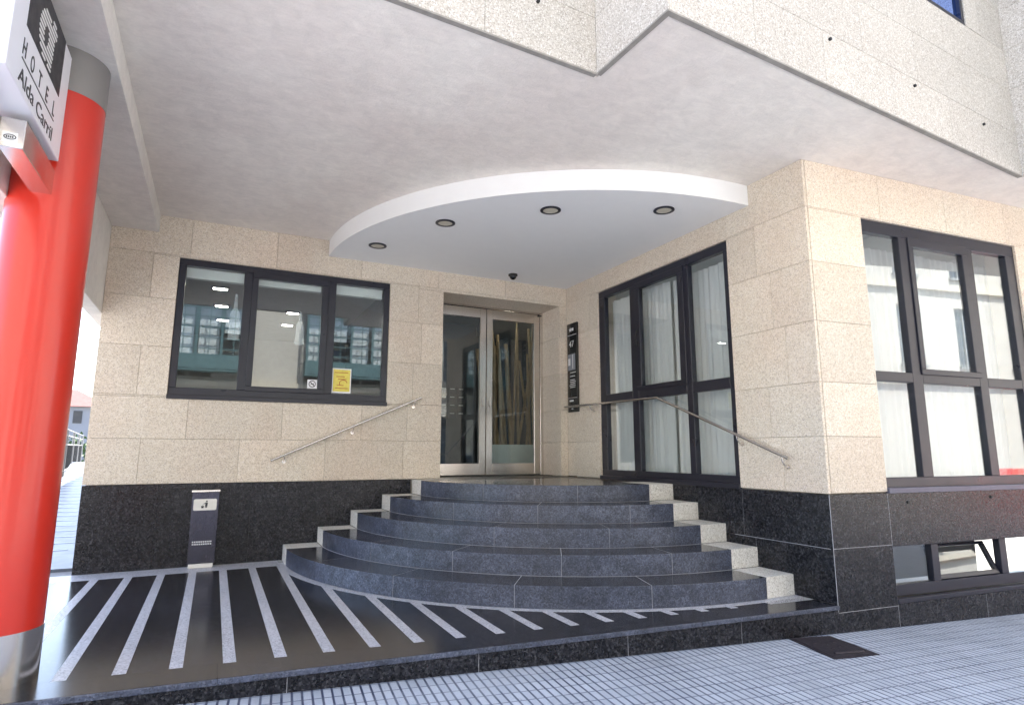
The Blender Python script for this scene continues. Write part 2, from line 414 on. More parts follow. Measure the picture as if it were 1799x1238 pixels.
# black granite base, standing 6 mm proud
b = MB()
for i, (a, c) in enumerate([(XL, -4.994), (-4.994, -4.1), (-4.1, -3.2), (-3.2, -2.29)]):
    b.tint = random.random(); b.box(W1, a + .001, c - .001, -.006, T, .002, H + .001)
b.build('plinth', M['black'], hotel, bevel=.001)
b = MB()
for a, c, z0, z1 in [(1.2, 2.55, .425, H), (2.55, 3.12, .425, H), (3.12, -YC + .004, .425, H), (1.2, 2.3, .002, .422), (2.3, 3.25, .002, .422), (3.25, -YC + .004, .002, .422)]:
    b.tint = random.random(); b.box(W2, a + .001, c - .001, -.006, T, z0, z1 - .0015)
b.build('plinth', M['black'], hotel, bevel=.001)
b = MB()
for a, c, z0, z1 in [(-.004, .655, .428, H), (-.004, .655, -.055, .425), (.658, 3.1, .418, H), (3.103, 5.5, .428, H), (3.103, 5.5, -.055, .425), (5.503, S3, .428, H), (5.503, S3, -.055, .425),
                     (-.004, .655, -.5, -.058), (.658, 1.75, -.5, -.043), (1.753, 2.9, -.5, -.043), (2.903, 4.3, -.5, -.043), (4.303, 6.4, -.5, -.058), (6.403, S3, -.5, -.058)]:
    b.tint = random.random(); b.box(W3, a + .001, c - .001, -.006, T, z0, z1 - .001)
b.build('plinth', M['black'], hotel, bevel=.001)
backing(W3, .04, S3, -.5, .855, [(.66, 3.095, -.04, .416)], T + .001, .28).build('wall', M['mortar'], hotel)
b = MB(); b.box(W2, 3.0, -YC - .02, -.0042, .02, .003, H - .004); b.build('grout', M['pale_line'], hotel)
b = MB()
for r_ in cut([(.001, S3 - .01, -.49, H - .004)], (.656, 3.102, -.05, .42)): b.box(W3, r_[0], r_[1], -.0042, .02, r_[2], r_[3])
b.build('grout', M['pale_line'], hotel)
# pale grout bead on the base corner
b = MB().box(W3, -.009, -.0055, -.010, -.0065, -.05, H); b.build('trim', M['pale_line'], hotel)

# door recess: stone reveals, ceiling and lintel
RD = .585
b = MB()
b.tint = .4
b.box(W1, door[0] - T, door[0], T + .001, RD, H, 3.29).tint = .6
for k in range(5): b.tint = random.random(); b.box(W1, door[1], door[1] + T, T + .001, RD, ROWS[k] + .002, ROWS[k + 1] - .002 if k < 4 else 3.288)
b.tint = .3; b.box(W1, door[0] - T, door[1] + T, T + .001, RD, 3.29, 3.32)
b.build('door_reveal', M['stone'], hotel, bevel=.001)

# soffit: one plastered sheet under the overhang
def up(s, n): q = U.p(s, n, 0); return (q.x, q.y)
US0, US1, US2 = -9.0, -2.326, 2.13
soff = [(XL - .10, 0.35), (-XL * 0 + 9.5, .35), (9.5, -6.2), up(US2 + .02, DU - 1.6), up(US2 + .02, DU + .03), up(US1, DU + .03), up(US1, .03), up(XL + .02, .03), (XL - .10, up(XL, .03)[1])]
soff = [(XL - .10, .30), (9.5, .30), (9.5, -6.1)] + [up(US2 + .03, DU - 1.55), up(US2 + .03, DU + .03), up(US1 + .03, DU + .03), up(US1 + .03, .03), up(XL - .08, .03)]
MB().prism(soff, ZS, ZS + .12).build('soffit', M['plaster'], hotel)
# beam along the left edge and the lintel beside the ramp
yb = up(XL, .0)[1] - .0
MB().prism([(XL, yb + .02), (-5.222, yb + .02), (-5.222, -.001), (XL, -.001)], 3.566, ZS - .001).build('beam', M['plaster_beam'], hotel, bevel=.003)
MB().prism([(XL - .14, yb + .02), (XL - .002, yb + .02), (XL - .002, 12), (XL - .14, 12)], 2.61, ZS - .001).build('lintel', M['plaster_beam'], hotel, bevel=.003)
MB().prism([(XL - .002, .31), (XL - .002, 12), (-1, 12), (-1, .31)], 3.566, ZS - .002).build('ceiling', M['plaster'], hotel)

# round white canopy over the door: quarter circle about the inner corner
ZC = 3.56; RC = 3.41
arc = [(RC * math.cos(a), RC * math.sin(a)) for a in [math.pi + i * math.pi / 2 / 64 for i in range(65)]]
b = MB(); b.prism([(-.001, -.001)] + [(min(x, -.001), min(y, -.001)) for x, y in arc], ZC, ZS - .002)
b.build('canopy', M['white'], hotel, smooth=30)

# upper facade ------------------------------------------------
UR = [ZS + .004, 4.195, 4.65, 5.068, 5.50, 5.93, 6.36]
z = 6.36
while z < 6.9: z += .435; UR.append(z)
ju = [[-8.2, -7.1, -6.05, -5.0, -4.1, -3.187], [-8.6, -7.5, -6.5, -5.5, -4.5, -3.6, -2.75], [-8.2, -7.1, -6.05, -5.0, -4.1, -3.187]]
panels(U, XL - .1, US1, UR, ju, [], 0, T).build('wall', M['stone_pale'], hotel, bevel=.0015)
backing(U, XL - .1, US1, ZS + .001, 7.0, [], T + .001, .3).build('wall', M['mortar'], hotel)
UF = Fr(tuple(U.p(0, DU, 0))[:2], UA)
uwin = (-.05, 1.42, 5.072, 6.36)
jr = [[-1.56, -.824, .035, .90, 1.676], [-1.35, -.33, .43, 1.372], [-1.7, -.8, .08, .957, 1.787]]
panels(UF, US1 + T + .001, US2, UR, jr, [uwin], 0, T).build('wall', M['stone_pale'], hotel, bevel=.0015)
backing(UF, US1 + .04, US2, ZS + .001, 7.0, [uwin], T + .001, .3).build('wall', M['mortar'], hotel)
# short return between the two planes
UQ = Fr(tuple(U.p(US1, 0, 0))[:2], UA - 90)          # s goes towards the street, n goes to -x side; keep outside at n=0
panels(UQ, 0, -DU, UR, [[.9]], [], 0, T).build('wall', M['stone_pale'], hotel, bevel=.0015)
# right return that projects to the street
UP = Fr(tuple(U.p(US2, DU, 0))[:2], UA - 90)
panels(UP, 0, 1.6, [v + .0 for v in UR], [[.8], [.45]], [], 0, T).build('wall', M['stone_pale'], hotel, bevel=.0015)
UE = Fr(tuple(UP.p(1.6, 0, 0))[:2], UA)
panels(UE, 0.0, 7.2, UR, [[.9 * k for k in range(1, 8)], [.9 * k - .45 for k in range(1, 8)]], [], 0, T).build('wall', M['stone_pale'], hotel, bevel=.0015)
# metal drip edge along the foot of the facade
b = MB()
b.box(U, XL - .1, US1, -.002, .035, ZS - .009, ZS + .003); b.box(UF, US1, US2, -.002, .035, ZS - .009, ZS + .003)
b.box(UQ, .001, -DU - .001, -.002, .035, ZS - .0085, ZS + .0035); b.box(UP, .04, 1.6, -.002, .035, ZS - .0085, ZS + .0035)
b.build('drip_edge', M['sill_stone'], hotel)
# closing body and roof, so that the house stands between the sun and the street
b = MB(); b.prism([(XL - .09, .5), (10, .5), (10, 13), (XL - .09, 13)], 4.2, 7.0)
b.prism([up(XL - .1, .32), up(US1 + .3, .32), (US1 + .6, .49), (XL - .09, .49)], 6.8, 7.0); b.prism([up(US1 + .35, DU + .33), up(US2 + .3, DU + .33), (10, -5.4), (10, .49), (US1 + .62, .49)], 6.8, 7.0)
b.build('roof', M['stone_pale'], hotel)
LW = Fr((XL - .1, -4.06), 90)
panels(LW, 0.02, 17, UR, [[.9 * k for k in range(1, 19)], [.9 * k - .45 for k in range(1, 19)]], [], -.0, T).build('wall', M['stone_pale'], hotel)

# small black pegs on the facade
def peg(fr, s, z):
    c = fr.p(s, 0, z); d = -fr.n
    MB().tube([c + fr.n * .01, c + d * .016], .012, 12).build('peg', M['rubber'], hotel, smooth=40)
for s, z in [(-.746, 4.144), (.36, 4.128), (1.479, 4.106), (-1.6, 4.13)]:
    if s > -1.5: peg(UF, s, z)
peg(U, -2.80, 4.129); peg(W3, .89, .767); peg(W3, 1.978, .786)

# ------------------------------------------------------------------ windows
def bars(fr, rects, n0, n1):
    mb = MB()
    for (s0, s1, z0, z1) in rects: mb.box(fr, s0, s1, n0, n1, z0, z1)
    return mb
def window(fr, o, cols, rail, bot, top, sash, gl, n0=.02, label=None, sill=True, depth=.07, upz=None):
    """o outer opening; cols: pane spans; sash: span of the opening light; frame is one mesh, panes/sash are children"""
    s0, s1, z0, z1 = o; e = .002
    mb = MB()
    F0, F1 = n0, n0 + depth
    mb.box(fr, s0 + e, s1 - e, F0, F1, z0 + e, bot); mb.box(fr, s0 + e, s1 - e, F0, F1, top, z1 - e)
    mb.box(fr, s0 + e, cols[0][0], F0, F1, bot + .0002, top - .0002); mb.box(fr, cols[-1][1], s1 - e, F0, F1, bot + .0002, top - .0002)
    for a, c in zip(cols, cols[1:]): mb.box(fr, a[1], c[0], F0, F1, bot + .0002, top - .0002)
    if rail:
        for c in cols: mb.box(fr, c[0] + .0002, c[1] - .0002, F0, F1, rail[0], rail[1])
    w = mb.build('window', M['frame'], hotel, bevel=.004)
    if label: w['label'] = label
    tiers = [(bot, top)] if not rail else [(bot, rail[0]), (rail[1], top)]
    for ti, (a, c) in enumerate(tiers):
        for ci, (p, q) in enumerate(cols):
            if ti == len(tiers) - 1 and ci == 1 and sash:
                g0, g1, h0, h1 = sash
                f = .006
                sm = MB(); N0, N1 = F0 - .014, F1 - .02
                sm.box(fr, p - .02, q + .02, N0, N1, a - .01, h0); sm.box(fr, p - .02, q + .02, N0, N1, h1, c + .012)
                sm.box(fr, p - .02, g0, N0, N1, h0 + .0002, h1 - .0002); sm.box(fr, g1, q + .02, N0, N1, h0 + .0002, h1 - .0002)
                sm.build('sash', M['frame'], w, bevel=.004)
                MB().box(fr, g0 - .004, g1 + .004, F0 + .012, F0 + .018, h0 - .004, h1 + .004).build('pane', gl, w)
            else:
                MB().box(fr, p - .004, q + .004, F0 + .032, F0 + .038, a - .004, c + .004).build('pane', gl, w)
    if sill:
        MB().box(fr, s0 - .004, s1 + .004, -.022, F0 - .001, z0 - .012, z0 + .034).build('sill', M['sill'] if sill == 2 else M['frame'], w, bevel=.003)
    return w
w1 = window(W1, win1, [(-4.928, -4.33), (-4.225, -3.402), (-3.293, -2.70)], None, 1.872, 3.238, (-4.178, -3.456, 1.918, 3.18), M['glass'], label='wide three-light window left of the entrance')
for a, c in [(-4.925, -4.333), (-4.17, -3.46), (-3.29, -2.703)]:
    MB().box(W1, a, c, .12, .20, 3.125, 3.24).build('roller_blind', M['planter'], w1)
w2 = window(W2, win2, [(.93, 1.472), (1.598, 2.42), (2.508, 3.028)], (1.812, 1.922), .965, 3.222, (1.672, 2.346, 1.965, 3.162), M['glass'], label='tall window in the side wall beside the entrance steps')
def frosted():
    m = NT('frosted_film'); tr = m.n('ShaderNodeBsdfTransparent'); m.set(col=(.75, .82, .82), rough=.8)
    mx = m.n('ShaderNodeMixShader'); mx.inputs[0].default_value = .28; m.l(tr.outputs[0], mx.inputs[1]); m.l(m.b.outputs[0], mx.inputs[2]); m.l(mx.outputs[0], m.out.inputs[0]); return m.m
M['film'] = frosted()
for cx_, zt_, zb_, k_ in [(-4.402, 2.975, 2.44, 1.0), (-3.69, 2.85, 2.44, .9)]:
    MB().extr([(cx_ + a * k_, .0615, zb_ + (zt_ - zb_) * f) for a, f in [(-.06, 0), (.06, 0), (.055, .35), (.045, .62), (.022, .66), (.012, 1), (-.012, 1), (-.022, .66), (-.045, .62), (-.055, .35)]], (0, .001, 0)).build('decal', M['film'], w1)
h = MB(); h.tube([W2.p(1.635, -.02, 2.47), W2.p(1.635, -.035, 2.47), W2.p(1.635, -.035, 2.60), W2.p(1.645, -.02, 2.64)], .009, 8); h.box(W2, 1.622, 1.650, -.006, .006, 2.44, 2.50)
h.build('handle', M['rubber'], w2, smooth=50)
w3 = window(W3, win3, [(.69, 1.158), (1.29, 2.078), (2.196, 2.715)], (1.812, 1.902), .975, 3.196, (1.33, 2.02, 1.945, 3.12), M['glass3'], label='large street window with curtains at the corner', sill=2)
# dark band of the reveal over window 3
# small slit window above the pavement with a tilted centre light
bo = (.662, 3.093, -.004, .414)
mb = MB(); F0, F1 = .05, .11
mb.box(W3, bo[0], bo[1], F0, F1, bo[2], .088); mb.box(W3, bo[0], bo[1], F0, F1, .398, bo[3])
bc = [(.672, 1.195), (1.283, 2.105), (2.20, 2.75)]
mb.box(W3, bo[0], bc[0][0], F0, F1, .0882, .3978)
for a, c in zip(bc, bc[1:]): mb.box(W3, a[1], c[0], F0, F1, .0882, .3978)
mb.box(W3, bc[2][1], bo[1], F0, F1, .0882, .3978)
wb = mb.build('window', M['frame'], hotel, bevel=.003); wb['label'] = 'low basement window with its middle light tilted open'
for k in (0, 2): MB().box(W3, bc[k][0] - .003, bc[k][1] + .003, F0 + .03, F0 + .036, .085, .401).build('pane', M['glass'], wb)
# centre light hinged at its foot, its top tilted inwards
ang = R(24)
def sp(s, t, n):
    return W3.p(s, F0 + .012 + math.sin(ang) * t + n * math.cos(ang), .094 + math.cos(ang) * t - n * math.sin(ang))
def sbox(mb, s0, s1, t0, t1, n0=0, n1=.035):
    P = [sp(s, t, n) for t in (t0, t1) for n in (n0, n1) for s in (s0, s1)]
    mb.add(P, [(0, 2, 3, 1), (4, 5, 7, 6), (0, 1, 5, 4), (2, 6, 7, 3), (0, 4, 6, 2), (1, 3, 7, 5)])
L = .30
mb = MB(); sbox(mb, 1.29, 2.09, 0, .04); sbox(mb, 1.29, 2.09, L - .025, L); sbox(mb, 1.29, 1.325, .0402, L - .0252); sbox(mb, 2.05, 2.09, .0402, L - .0252)
mb.build('sash', M['frame'], wb, bevel=.003)
mb = MB(); sbox(mb, 1.322, 2.053, .037, L - .022, .012, .018); mb.build('pane', M['glass'], wb)
mb = MB(); mb.box(W3, bo[0] - .003, bo[1], -.012, F0 - .001, -.042, -.008); mb.build('sill', M['frame'], wb, bevel=.003)
MB().box(W3, .665, 3.09, .9, .92, -.1, .5).build('wall', M['dark_wall'], hotel)
# upper window
uw = MB(); a, c, z0, z1 = uwin
uw.box(UF, a, c, .01, .07, z0 + .001, z0 + .05); uw.box(UF, c - .05, c - .001, .01, .07, z0 + .051, z1); uw.box(UF, a, a + .05, .01, .07, z0 + .051, z1); uw.box(UF, .66, .72, .01, .07, z0 + .051, z1)
uwo = uw.build('window', M['frame'], hotel, bevel=.003); uwo['label'] = 'upper floor window high above the street window'
MB().box(UF, a + .051, .659, .04, .046, z0 + .051, z1).build('pane', M['glass_blue'], uwo); MB().box(UF, .721, c - .051, .04, .046, z0 + .051, z1).build('pane', M['glass_blue'], uwo)

# ------------------------------------------------------------------ steel entrance door
D0 = .50; dz0, dz1 = H + .004, 3.287
mb = MB(); mb.box(W1, door[0] + .001, door[0] + .05, D0, D0 + .08, dz0, dz1); mb.box(W1, door[1] - .05, door[1] - .001, D0, D0 + .08, dz0, dz1)
mb.box(W1, door[0] + .051, door[1] - .051, D0, D0 + .08, 3.262, dz1); mb.build('door_frame', M['steel'], hotel, bevel=.003)
def leaf(x0, x1, hinge):
    mb = MB(); zt, zb = 3.255, dz0 + .012
    mb.box(W1, x0, x0 + .095, D0 + .01, D0 + .06, zb, zt); mb.box(W1, x1 - .095, x1, D0 + .01, D0 + .06, zb, zt)
    mb.box(W1, x0 + .0952, x1 - .0952, D0 + .01, D0 + .06, zt - .14, zt); mb.box(W1, x0 + .0952, x1 - .0952, D0 + .01, D0 + .06, zb, zb + .16)
    lf = mb.build('door', M['steel'], hotel, bevel=.003)
    MB().box(W1, x0 + .09, x1 - .09, D0 + .032, D0 + .04, zb + .155, zt - .135).build('pane', M['glass_door'], lf)
    hx = x1 - .045 if hinge == 'l' else x0 + .045
    h = MB().tube([W1.p(hx, D0 + .01, 1.83), W1.p(hx, D0 - .03, 1.83), W1.p(hx, D0 - .03, 1.98), W1.p(hx, D0 + .01, 1.98)], .009, 8); h.build('handle', M['steel'], lf, smooth=50)
    return lf
mid = -1.055
leaf(door[0] + .054, mid - .005, 'l')['label'] = 'left leaf of the steel entrance door'; leaf(mid + .005, door[1] - .054, 'r')['label'] = 'right leaf of the steel entrance door'
MB().box(W1, door[0], door[1], D0 - .012, D0 + .09, H + .0005, H + .0035).build('threshold', M['rubber'], hotel)
MB().tube([(-.20, D0 + .005, 3.24), (-.145, D0 + .005, 3.24)], .014, 8).build('door_closer', M['rubber'], hotel, smooth=50)

# ------------------------------------------------------------------ red column
cc = (-5.485, -3.10); cr = .211
col = MB().lathe(cc, [(cr, .258), (cr, 3.292)], 64, cap=False).build('column', M['red'], hotel, smooth=30)
MB().lathe(cc, [(cr + .003, .0), (cr + .003, .262), (cr - .004, .2625)], 64, cap=False).build('base_sleeve', M['steel'], col, smooth=30)
MB().lathe(cc, [(cr - .004, 3.2895), (cr + .002, 3.29), (cr + .002, 3.5655)], 64, cap=False).build('top_sleeve', M['zinc'], col, smooth=30)

# ------------------------------------------------------------------ platform, stairs, floors
def edge_y(x): return -4.022 - .099 * x
def gz(x, y=0): return -.205 - .022 * max(-60, min(60, x))
PL = struct(MB().prism([(-8.6, edge_y(-8.6) + .02), (-.001, edge_y(0) + .02), (-.001, -.0065), (XL, -.0065), (XL, .45), (-8.6, .45)], -.6, -.0305).build('platform', M['gray_base']))
# floor slabs between the inlays; nosing along the front
fl = MB(); e = .43
SX = [-5.186 + .2722 * k for k in range(-1, 17)]
def lay(x0, x1, ya, yb, z=0.0, mb=fl): pass
def front(x): return edge_y(x)
def inner(x): return edge_y(x) + .255 - .008 * (x + 5.2)
BR = 3.482
def arc_y(x, r):
    d = r * r - (x - CX) ** 2
    return CY - math.sqrt(d) if d > 0 else 9
def top_y(x):                                       # where the field ends at the top: border along the wall or round the steps
    return min(-.345, arc_y(x, BR)) if x > CX - BR else -.345
def strip(mb, x0, x1, ylo, yhi, z0, z1, n=10):
    xs = [x0 + (x1 - x0) * i / n for i in range(n + 1)]
    if max(yhi(x) - ylo(x) for x in xs) < .004: return
    pts = [(x, ylo(x)) for x in xs] + [(x, max(yhi(x), ylo(x) + .0004)) for x in reversed(xs)]
    mb.prism(pts, z0, z1)
xs = [XL - 1.9, XL - 1.2, XL - .6] + SX + [-.45]
for a, c in zip(xs, xs[1:]):
    a2 = a + (.068 if a in SX else .001); random_y = [inner(a) + k * .62 + random.uniform(0, .3) for k in range(1, 5)]
    cuts = [None] + random_y + [None]
    for k in range(len(cuts) - 1):
        fl.tint = random.random()
        lo = (lambda x, v=cuts[k]: inner(x) if v is None else v + .0006); hi = (lambda x, v=cuts[k + 1]: top_y(x) if v is None else min(v - .0006, top_y(x)))
        strip(fl, a2 + .0006, c - .0006, lo, hi, -.03, 0, 6)
for a, c in [(-8.5, -7.0), (-7, -5.9), (-5.9, -4.4), (-4.4, -2.85), (-2.85, -1.3), (-1.3, -.001)]:
    fl.tint = random.random(); strip(fl, a + .0008, c - .0008, lambda x: front(x) + .0, lambda x: inner(x) - .0012, -.03, 0, 4)
struct(fl.build('platform', M['black_polished']))
il = MB()
for x in SX:
    for (a, c) in [(x, x + .068)]:
        strip(il, a, c, inner, top_y, -.03, .0004, 4)
strip(il, XL - 1.9, CX - 3.46, lambda x: -.344, lambda x: -.0066, -.03, .0002, 8)
# ring round the foot of the steps
ra = [math.pi - .10 + i * (math.pi / 2 + .10) / 80 for i in range(81)]
ring = [(CX + BR * math.cos(t), CY + BR * math.sin(t)) for t in ra if CY + BR * math.sin(t) < -.12] + [(-.001, CY - BR)]
ring2 = [(-.001, CY - 3.38)] + [(CX + 3.38 * math.cos(t), CY + 3.38 * math.sin(t)) for t in reversed(ra) if CY + 3.38 * math.sin(t) < -.12]
il.prism(ring + ring2, -.03, .0008)
struct(il.build('platform', M['inlay']))
# curb face of the platform towards the pavement
cf = MB(); ks = [-8.5, -7.6, -6.3, -5.2, -4.05, -2.95, -1.9, -.95, -.001]
for a, c in zip(ks, ks[1:]):
    cf.tint = random.random()
    P = lambda x, d: (x, edge_y(x) + d)
    cf.prism([P(a + .002, .0), P(c - .002, .0), P(c - .002, .0195), P(a + .002, .0195)], -.6, -.0315)
struct(cf.build('kerb', M['black'], bevel=.001))
gk = MB(); gk.prism([(-8.5, edge_y(-8.5) + .003), (-.004, edge_y(0) + .003), (-.004, edge_y(0) + .018), (-8.5, edge_y(-8.5) + .018)], -.59, -.032); struct(gk.build('kerb', M['pale_line']))
nz = MB()
ns = [-8.5, -5.9, -4.4, -2.85, -1.3, -.001]
for a, c in zip(ns, ns[1:]):
    nz.tint = random.random(); nz.prism([(a + .0008, edge_y(a) - .014), (c - .0008, edge_y(c) - .014), (c - .0008, edge_y(c) - .0002), (a + .0008, edge_y(a) - .0002)], -.031, -.0003)
struct(nz.build('kerb', M['step'], bevel=.004, segs=2))

st = thing('entrance_stairs', 'five quarter-round blue-grey granite steps with pale end blocks leading to the door', 'stairs', (-1.5, -1.5, 0))
RK = [3.41 - .366 * k for k in range(5)]
def arcp(r, a0=math.pi, a1=1.5 * math.pi, n=48): return [(CX + r * math.cos(a0 + (a1 - a0) * i / n), CY + r * math.sin(a0 + (a1 - a0) * i / n)) for i in range(n + 1)]
for k in range(5):
    r = RK[k]; rin = RK[k + 1] - .12 if k < 4 else 0
    z0, z1 = .17 * k, .17 * (k + 1)
    YB = .14; aY = lambda q: math.pi + math.asin(YB / q)
    mb = MB(); nseg = [5, 5, 4, 4, 3][k]
    offs = [0, .35, .1, .45, .2][k]
    cutsA = [math.pi] + [math.pi + math.pi / 2 * (i + offs) / nseg for i in range(0 if offs else 1, nseg) if .02 < (i + offs) / nseg < .98] + [1.5 * math.pi]
    for a0, a1 in zip(cutsA, cutsA[1:]):
        mb.tint = random.random(); g = .0016 / r
        first = a0 == math.pi
        o_ = arcp(r, (aY(r) if first else a0) + g, a1 - g, 20)
        if k < 4: i_ = arcp(rin, (aY(rin) if first else a0) + g, a1 - g, 20)[::-1]; mb.prism(o_ + i_, z0 + .001, z1 - .0)
        elif first: mb.prism(o_ + [(CX, CY), (CX, CY - YB)], z0 + .001, z1 - .0)
        else: mb.prism(o_ + [(CX, CY)], z0 + .001, z1 - .0)
    s_ = mb.build('step', M['step'], st, smooth=25, bevel=.004, segs=2)
    s_.data.materials.append(M['tread'])
    for p_ in s_.data.polygons:
        if p_.normal.z > .9: p_.material_index = 1
    # pale grout filling between the slabs
    gm = MB(); 
    if k < 4: gm.prism(arcp(r - .0035, aY(r), n=60) + arcp(rin + .01, aY(rin + .01), n=60)[::-1], z0 + .002, z1 - .0012); gm.prism(arcp(RK[k + 1] + .007, aY(RK[k + 1]), n=60) + arcp(RK[k + 1] - .02, aY(RK[k + 1]), n=60)[::-1], z1 - .001, z1 + .0012)
    else: gm.prism(arcp(r - .0035, aY(r), n=60) + [(CX, CY - YB)], z0 + .002, z1 - .0012)
    gm.build('grout', M['pale_line'], s_)
    mb = MB(); x0 = CX - r; xn = CX - RK[k + 1] if k < 4 else CX - 1.45
    mb.tint = random.random(); mb.prism([(x0 + .0, CY - YB + .001), (x0, -.0067), (xn - .001, -.0067), (xn - .001, CY - YB + .001)], z0 + .001, z1)
    mb.build('end_block', M['block'], st, bevel=.004, segs=2)
    y0 = CY - r; yn = CY - RK[k + 1] if k < 4 else CY - 1.45
    mb = MB(); mb.tint = random.random(); mb.prism([(CX, y0), (-.0067, y0), (-.0067, yn - .001), (CX, yn - .001)], z0 + .001, z1)
    mb.build('end_block', M['block'], st, bevel=.004, segs=2)
# landing slab up to the door
lp = MB(); lp.tint = .5
lp.prism([(CX - 1.4485, CY - YB), (CX - 1.4485, -.001), (door[0] + 0, -.001), (door[0], D0 - .013), (door[1], D0 - .013), (door[1], -.001), (-.001, -.001), (-.001, CY - 1.4485), (CX, CY - 1.4485), (CX, CY)], .3, H - .001)
lp.build('landing', M['lobby_floor'], st)

# pavement, road, ground ---------------------------------------------------
def sheet(name, x0, x1, ya, yb, dz, mat, nx=40, thick=None):
    mb = MB(); vs = []; fs = []
    for i in range(nx + 1):
        x = x0 + (x1 - x0) * i / nx
        vs += [(x, ya(x), gz(x) + dz), (x, yb(x), gz(x) + dz)]
    for i in range(nx): fs.append((2 * i, 2 * i + 2, 2 * i + 3, 2 * i + 1))
    mb.add(vs, fs); return struct(mb.build(name, mat))
sheet('pavement', -40, 40, lambda x: -8.35 - .098 * x, lambda x: edge_y(x) + .015 if x < -.0 else edge_y(x) + .02, 0, M['paving'])
sheet('kerb', -40, 40, lambda x: -8.50 - .098 * x, lambda x: -8.352 - .098 * x, .002, M['inlay'])
mbk = MB()
for i in range(40):
    x = -40 + 2 * i; mbk.add([(x, -8.5 - .098 * x, gz(x) + .002), (x + 2, -8.5 - .098 * (x + 2), gz(x + 2) + .002), (x + 2, -8.5 - .098 * (x + 2), gz(x + 2) - .14), (x, -8.5 - .098 * x, gz(x) - .14)], [(0, 1, 2, 3)])
struct(mbk.build('kerb', M['inlay']))
sheet('road', -60, 60, lambda x: -13.0, lambda x: -8.5 - .098 * x, -.13, M['asphalt'])
sheet('pavement', -60, 60, lambda x: -15.0, lambda x: -13.0, -.0, M['paving'])
sheet('ground', -400, 400, lambda x: -400, lambda x: 400, -.75, M['ground'])
# ramp rising beside the building, with thin dark lines across
def rz(y): return .0 if y < .45 else (y - .45) * .078
rm = MB(); ys = [.452, .9]
rm.prism([(-8.8, .452), (XL, .452), (XL, 12), (-8.8, 12)], -.7, lambda x, y: rz(y)); struct(rm.build('path', M['ramp']))
ln = MB(); y = .55; ex = -6.05
k = 0
while y < 11.8:
    xr = XL - .06 if k > 3 else XL - .55 + k * .14
    ln.add([(-8.7, y, rz(y) + .004), (xr, y, rz(y) + .004), (xr, y + .035, rz(y + .035) + .004), (-8.7, y + .035, rz(y + .035) + .004)], [(0, 1, 2, 3)]); y += .385; k += 1
struct(ln.build('path', M['black_polished']))

# ------------------------------------------------------------------ things on and around the building
def ceiling_spot(x, y, i):
    t = thing('downlight', i, 'ceiling light', (x, y, ZC), 'round downlights in the canopy')
    MB().lathe((x, y), [(.103, ZC - .001), (.103, ZC - .008), (.076, ZC - .012), (.074, ZC - .001)], 40, cap=False).build('ring', M['frame'], t, smooth=40)
    MB().lathe((x, y), [(.0745, ZC - .0005), (.074, ZC - .006)], 40).build('lens', M['lamp_glass'], t, smooth=40)
for (x, y), l in zip([(-2.965, -.66), (-2.498, -1.675), (-1.675, -2.458), (-.667, -2.96)],
                     ['small round downlight at the left tip of the white canopy, nearest the three-light window', 'round downlight in the canopy, second from its left tip', 'round downlight under the middle of the curved canopy edge', 'round downlight at the right end of the canopy, above the tall side window']): ceiling_spot(x, y, l)
t = thing('dome_camera', 'small black dome camera on the canopy just above the door', 'camera', (-1.04, -.33, ZC))
MB().lathe((-1.04, -.33), [(.062, ZC - .001), (.062, ZC - .022), (.05, ZC - .028)], 32).build('mount', M['rubber'], t, smooth=40)
MB().lathe((-1.04, -.33), [(.046, ZC - .029), (.040, ZC - .055), (.022, ZC - .072), (.004, ZC - .077)], 32).build('dome', M['lens'], t, smooth=60)

def rail(name_label, path, feet, loc):
    t = thing('handrail', name_label, 'handrail', loc, 'stainless steel wall handrails')
    MB().tube(path, .0145, 14).build('rail', M['steel'], t, smooth=60)
    for (a, c) in feet:
        a = Vector(a); c = Vector(c); m_ = a + (c - a) * .5; m_.z = min(a.z, c.z) - .0
        b_ = MB().tube([a - Vector((0, 0, .012)), Vector((a.x, a.y, (a.z + c.z) / 2)), Vector(((a.x + c.x) / 2, (a.y + c.y) / 2, c.z + .005)), c], .006, 8)
        n_ = (c - Vector((a.x, a.y, c.z))).normalized()
        b_.tube([c - n_ * .006, c + n_ * .002], .021, 16); b_.build('bracket', M['steel'], t, smooth=50)
y_ = -.075
rail('straight steel handrail rising along the wall under the three-light window',
     [(-3.93, y_, 1.088), (-2.20, y_, 1.862)],
     [((x, y_, 1.098 + (x + 3.905) * .448), (x, -.001, 1.098 + (x + 3.905) * .448 - .075)) for x in (-3.785, -3.032, -2.283)], (-3.9, y_, H))
rail('bent steel handrail running past the black board and down across the tall side window',
     [(y_, -.03, 1.815), (y_, -1.2, 1.80), (y_, -2.04, 1.79), (y_, -3.72, 1.135)],
     [((y_, -.68, 1.81), (-.001, -.68, 1.73)), ((y_, -3.16, 1.355), (-.001, -3.16, 1.265)), ((y_, -3.655, 1.16), (-.001, -3.655, 1.06))], (y_, -2, H))

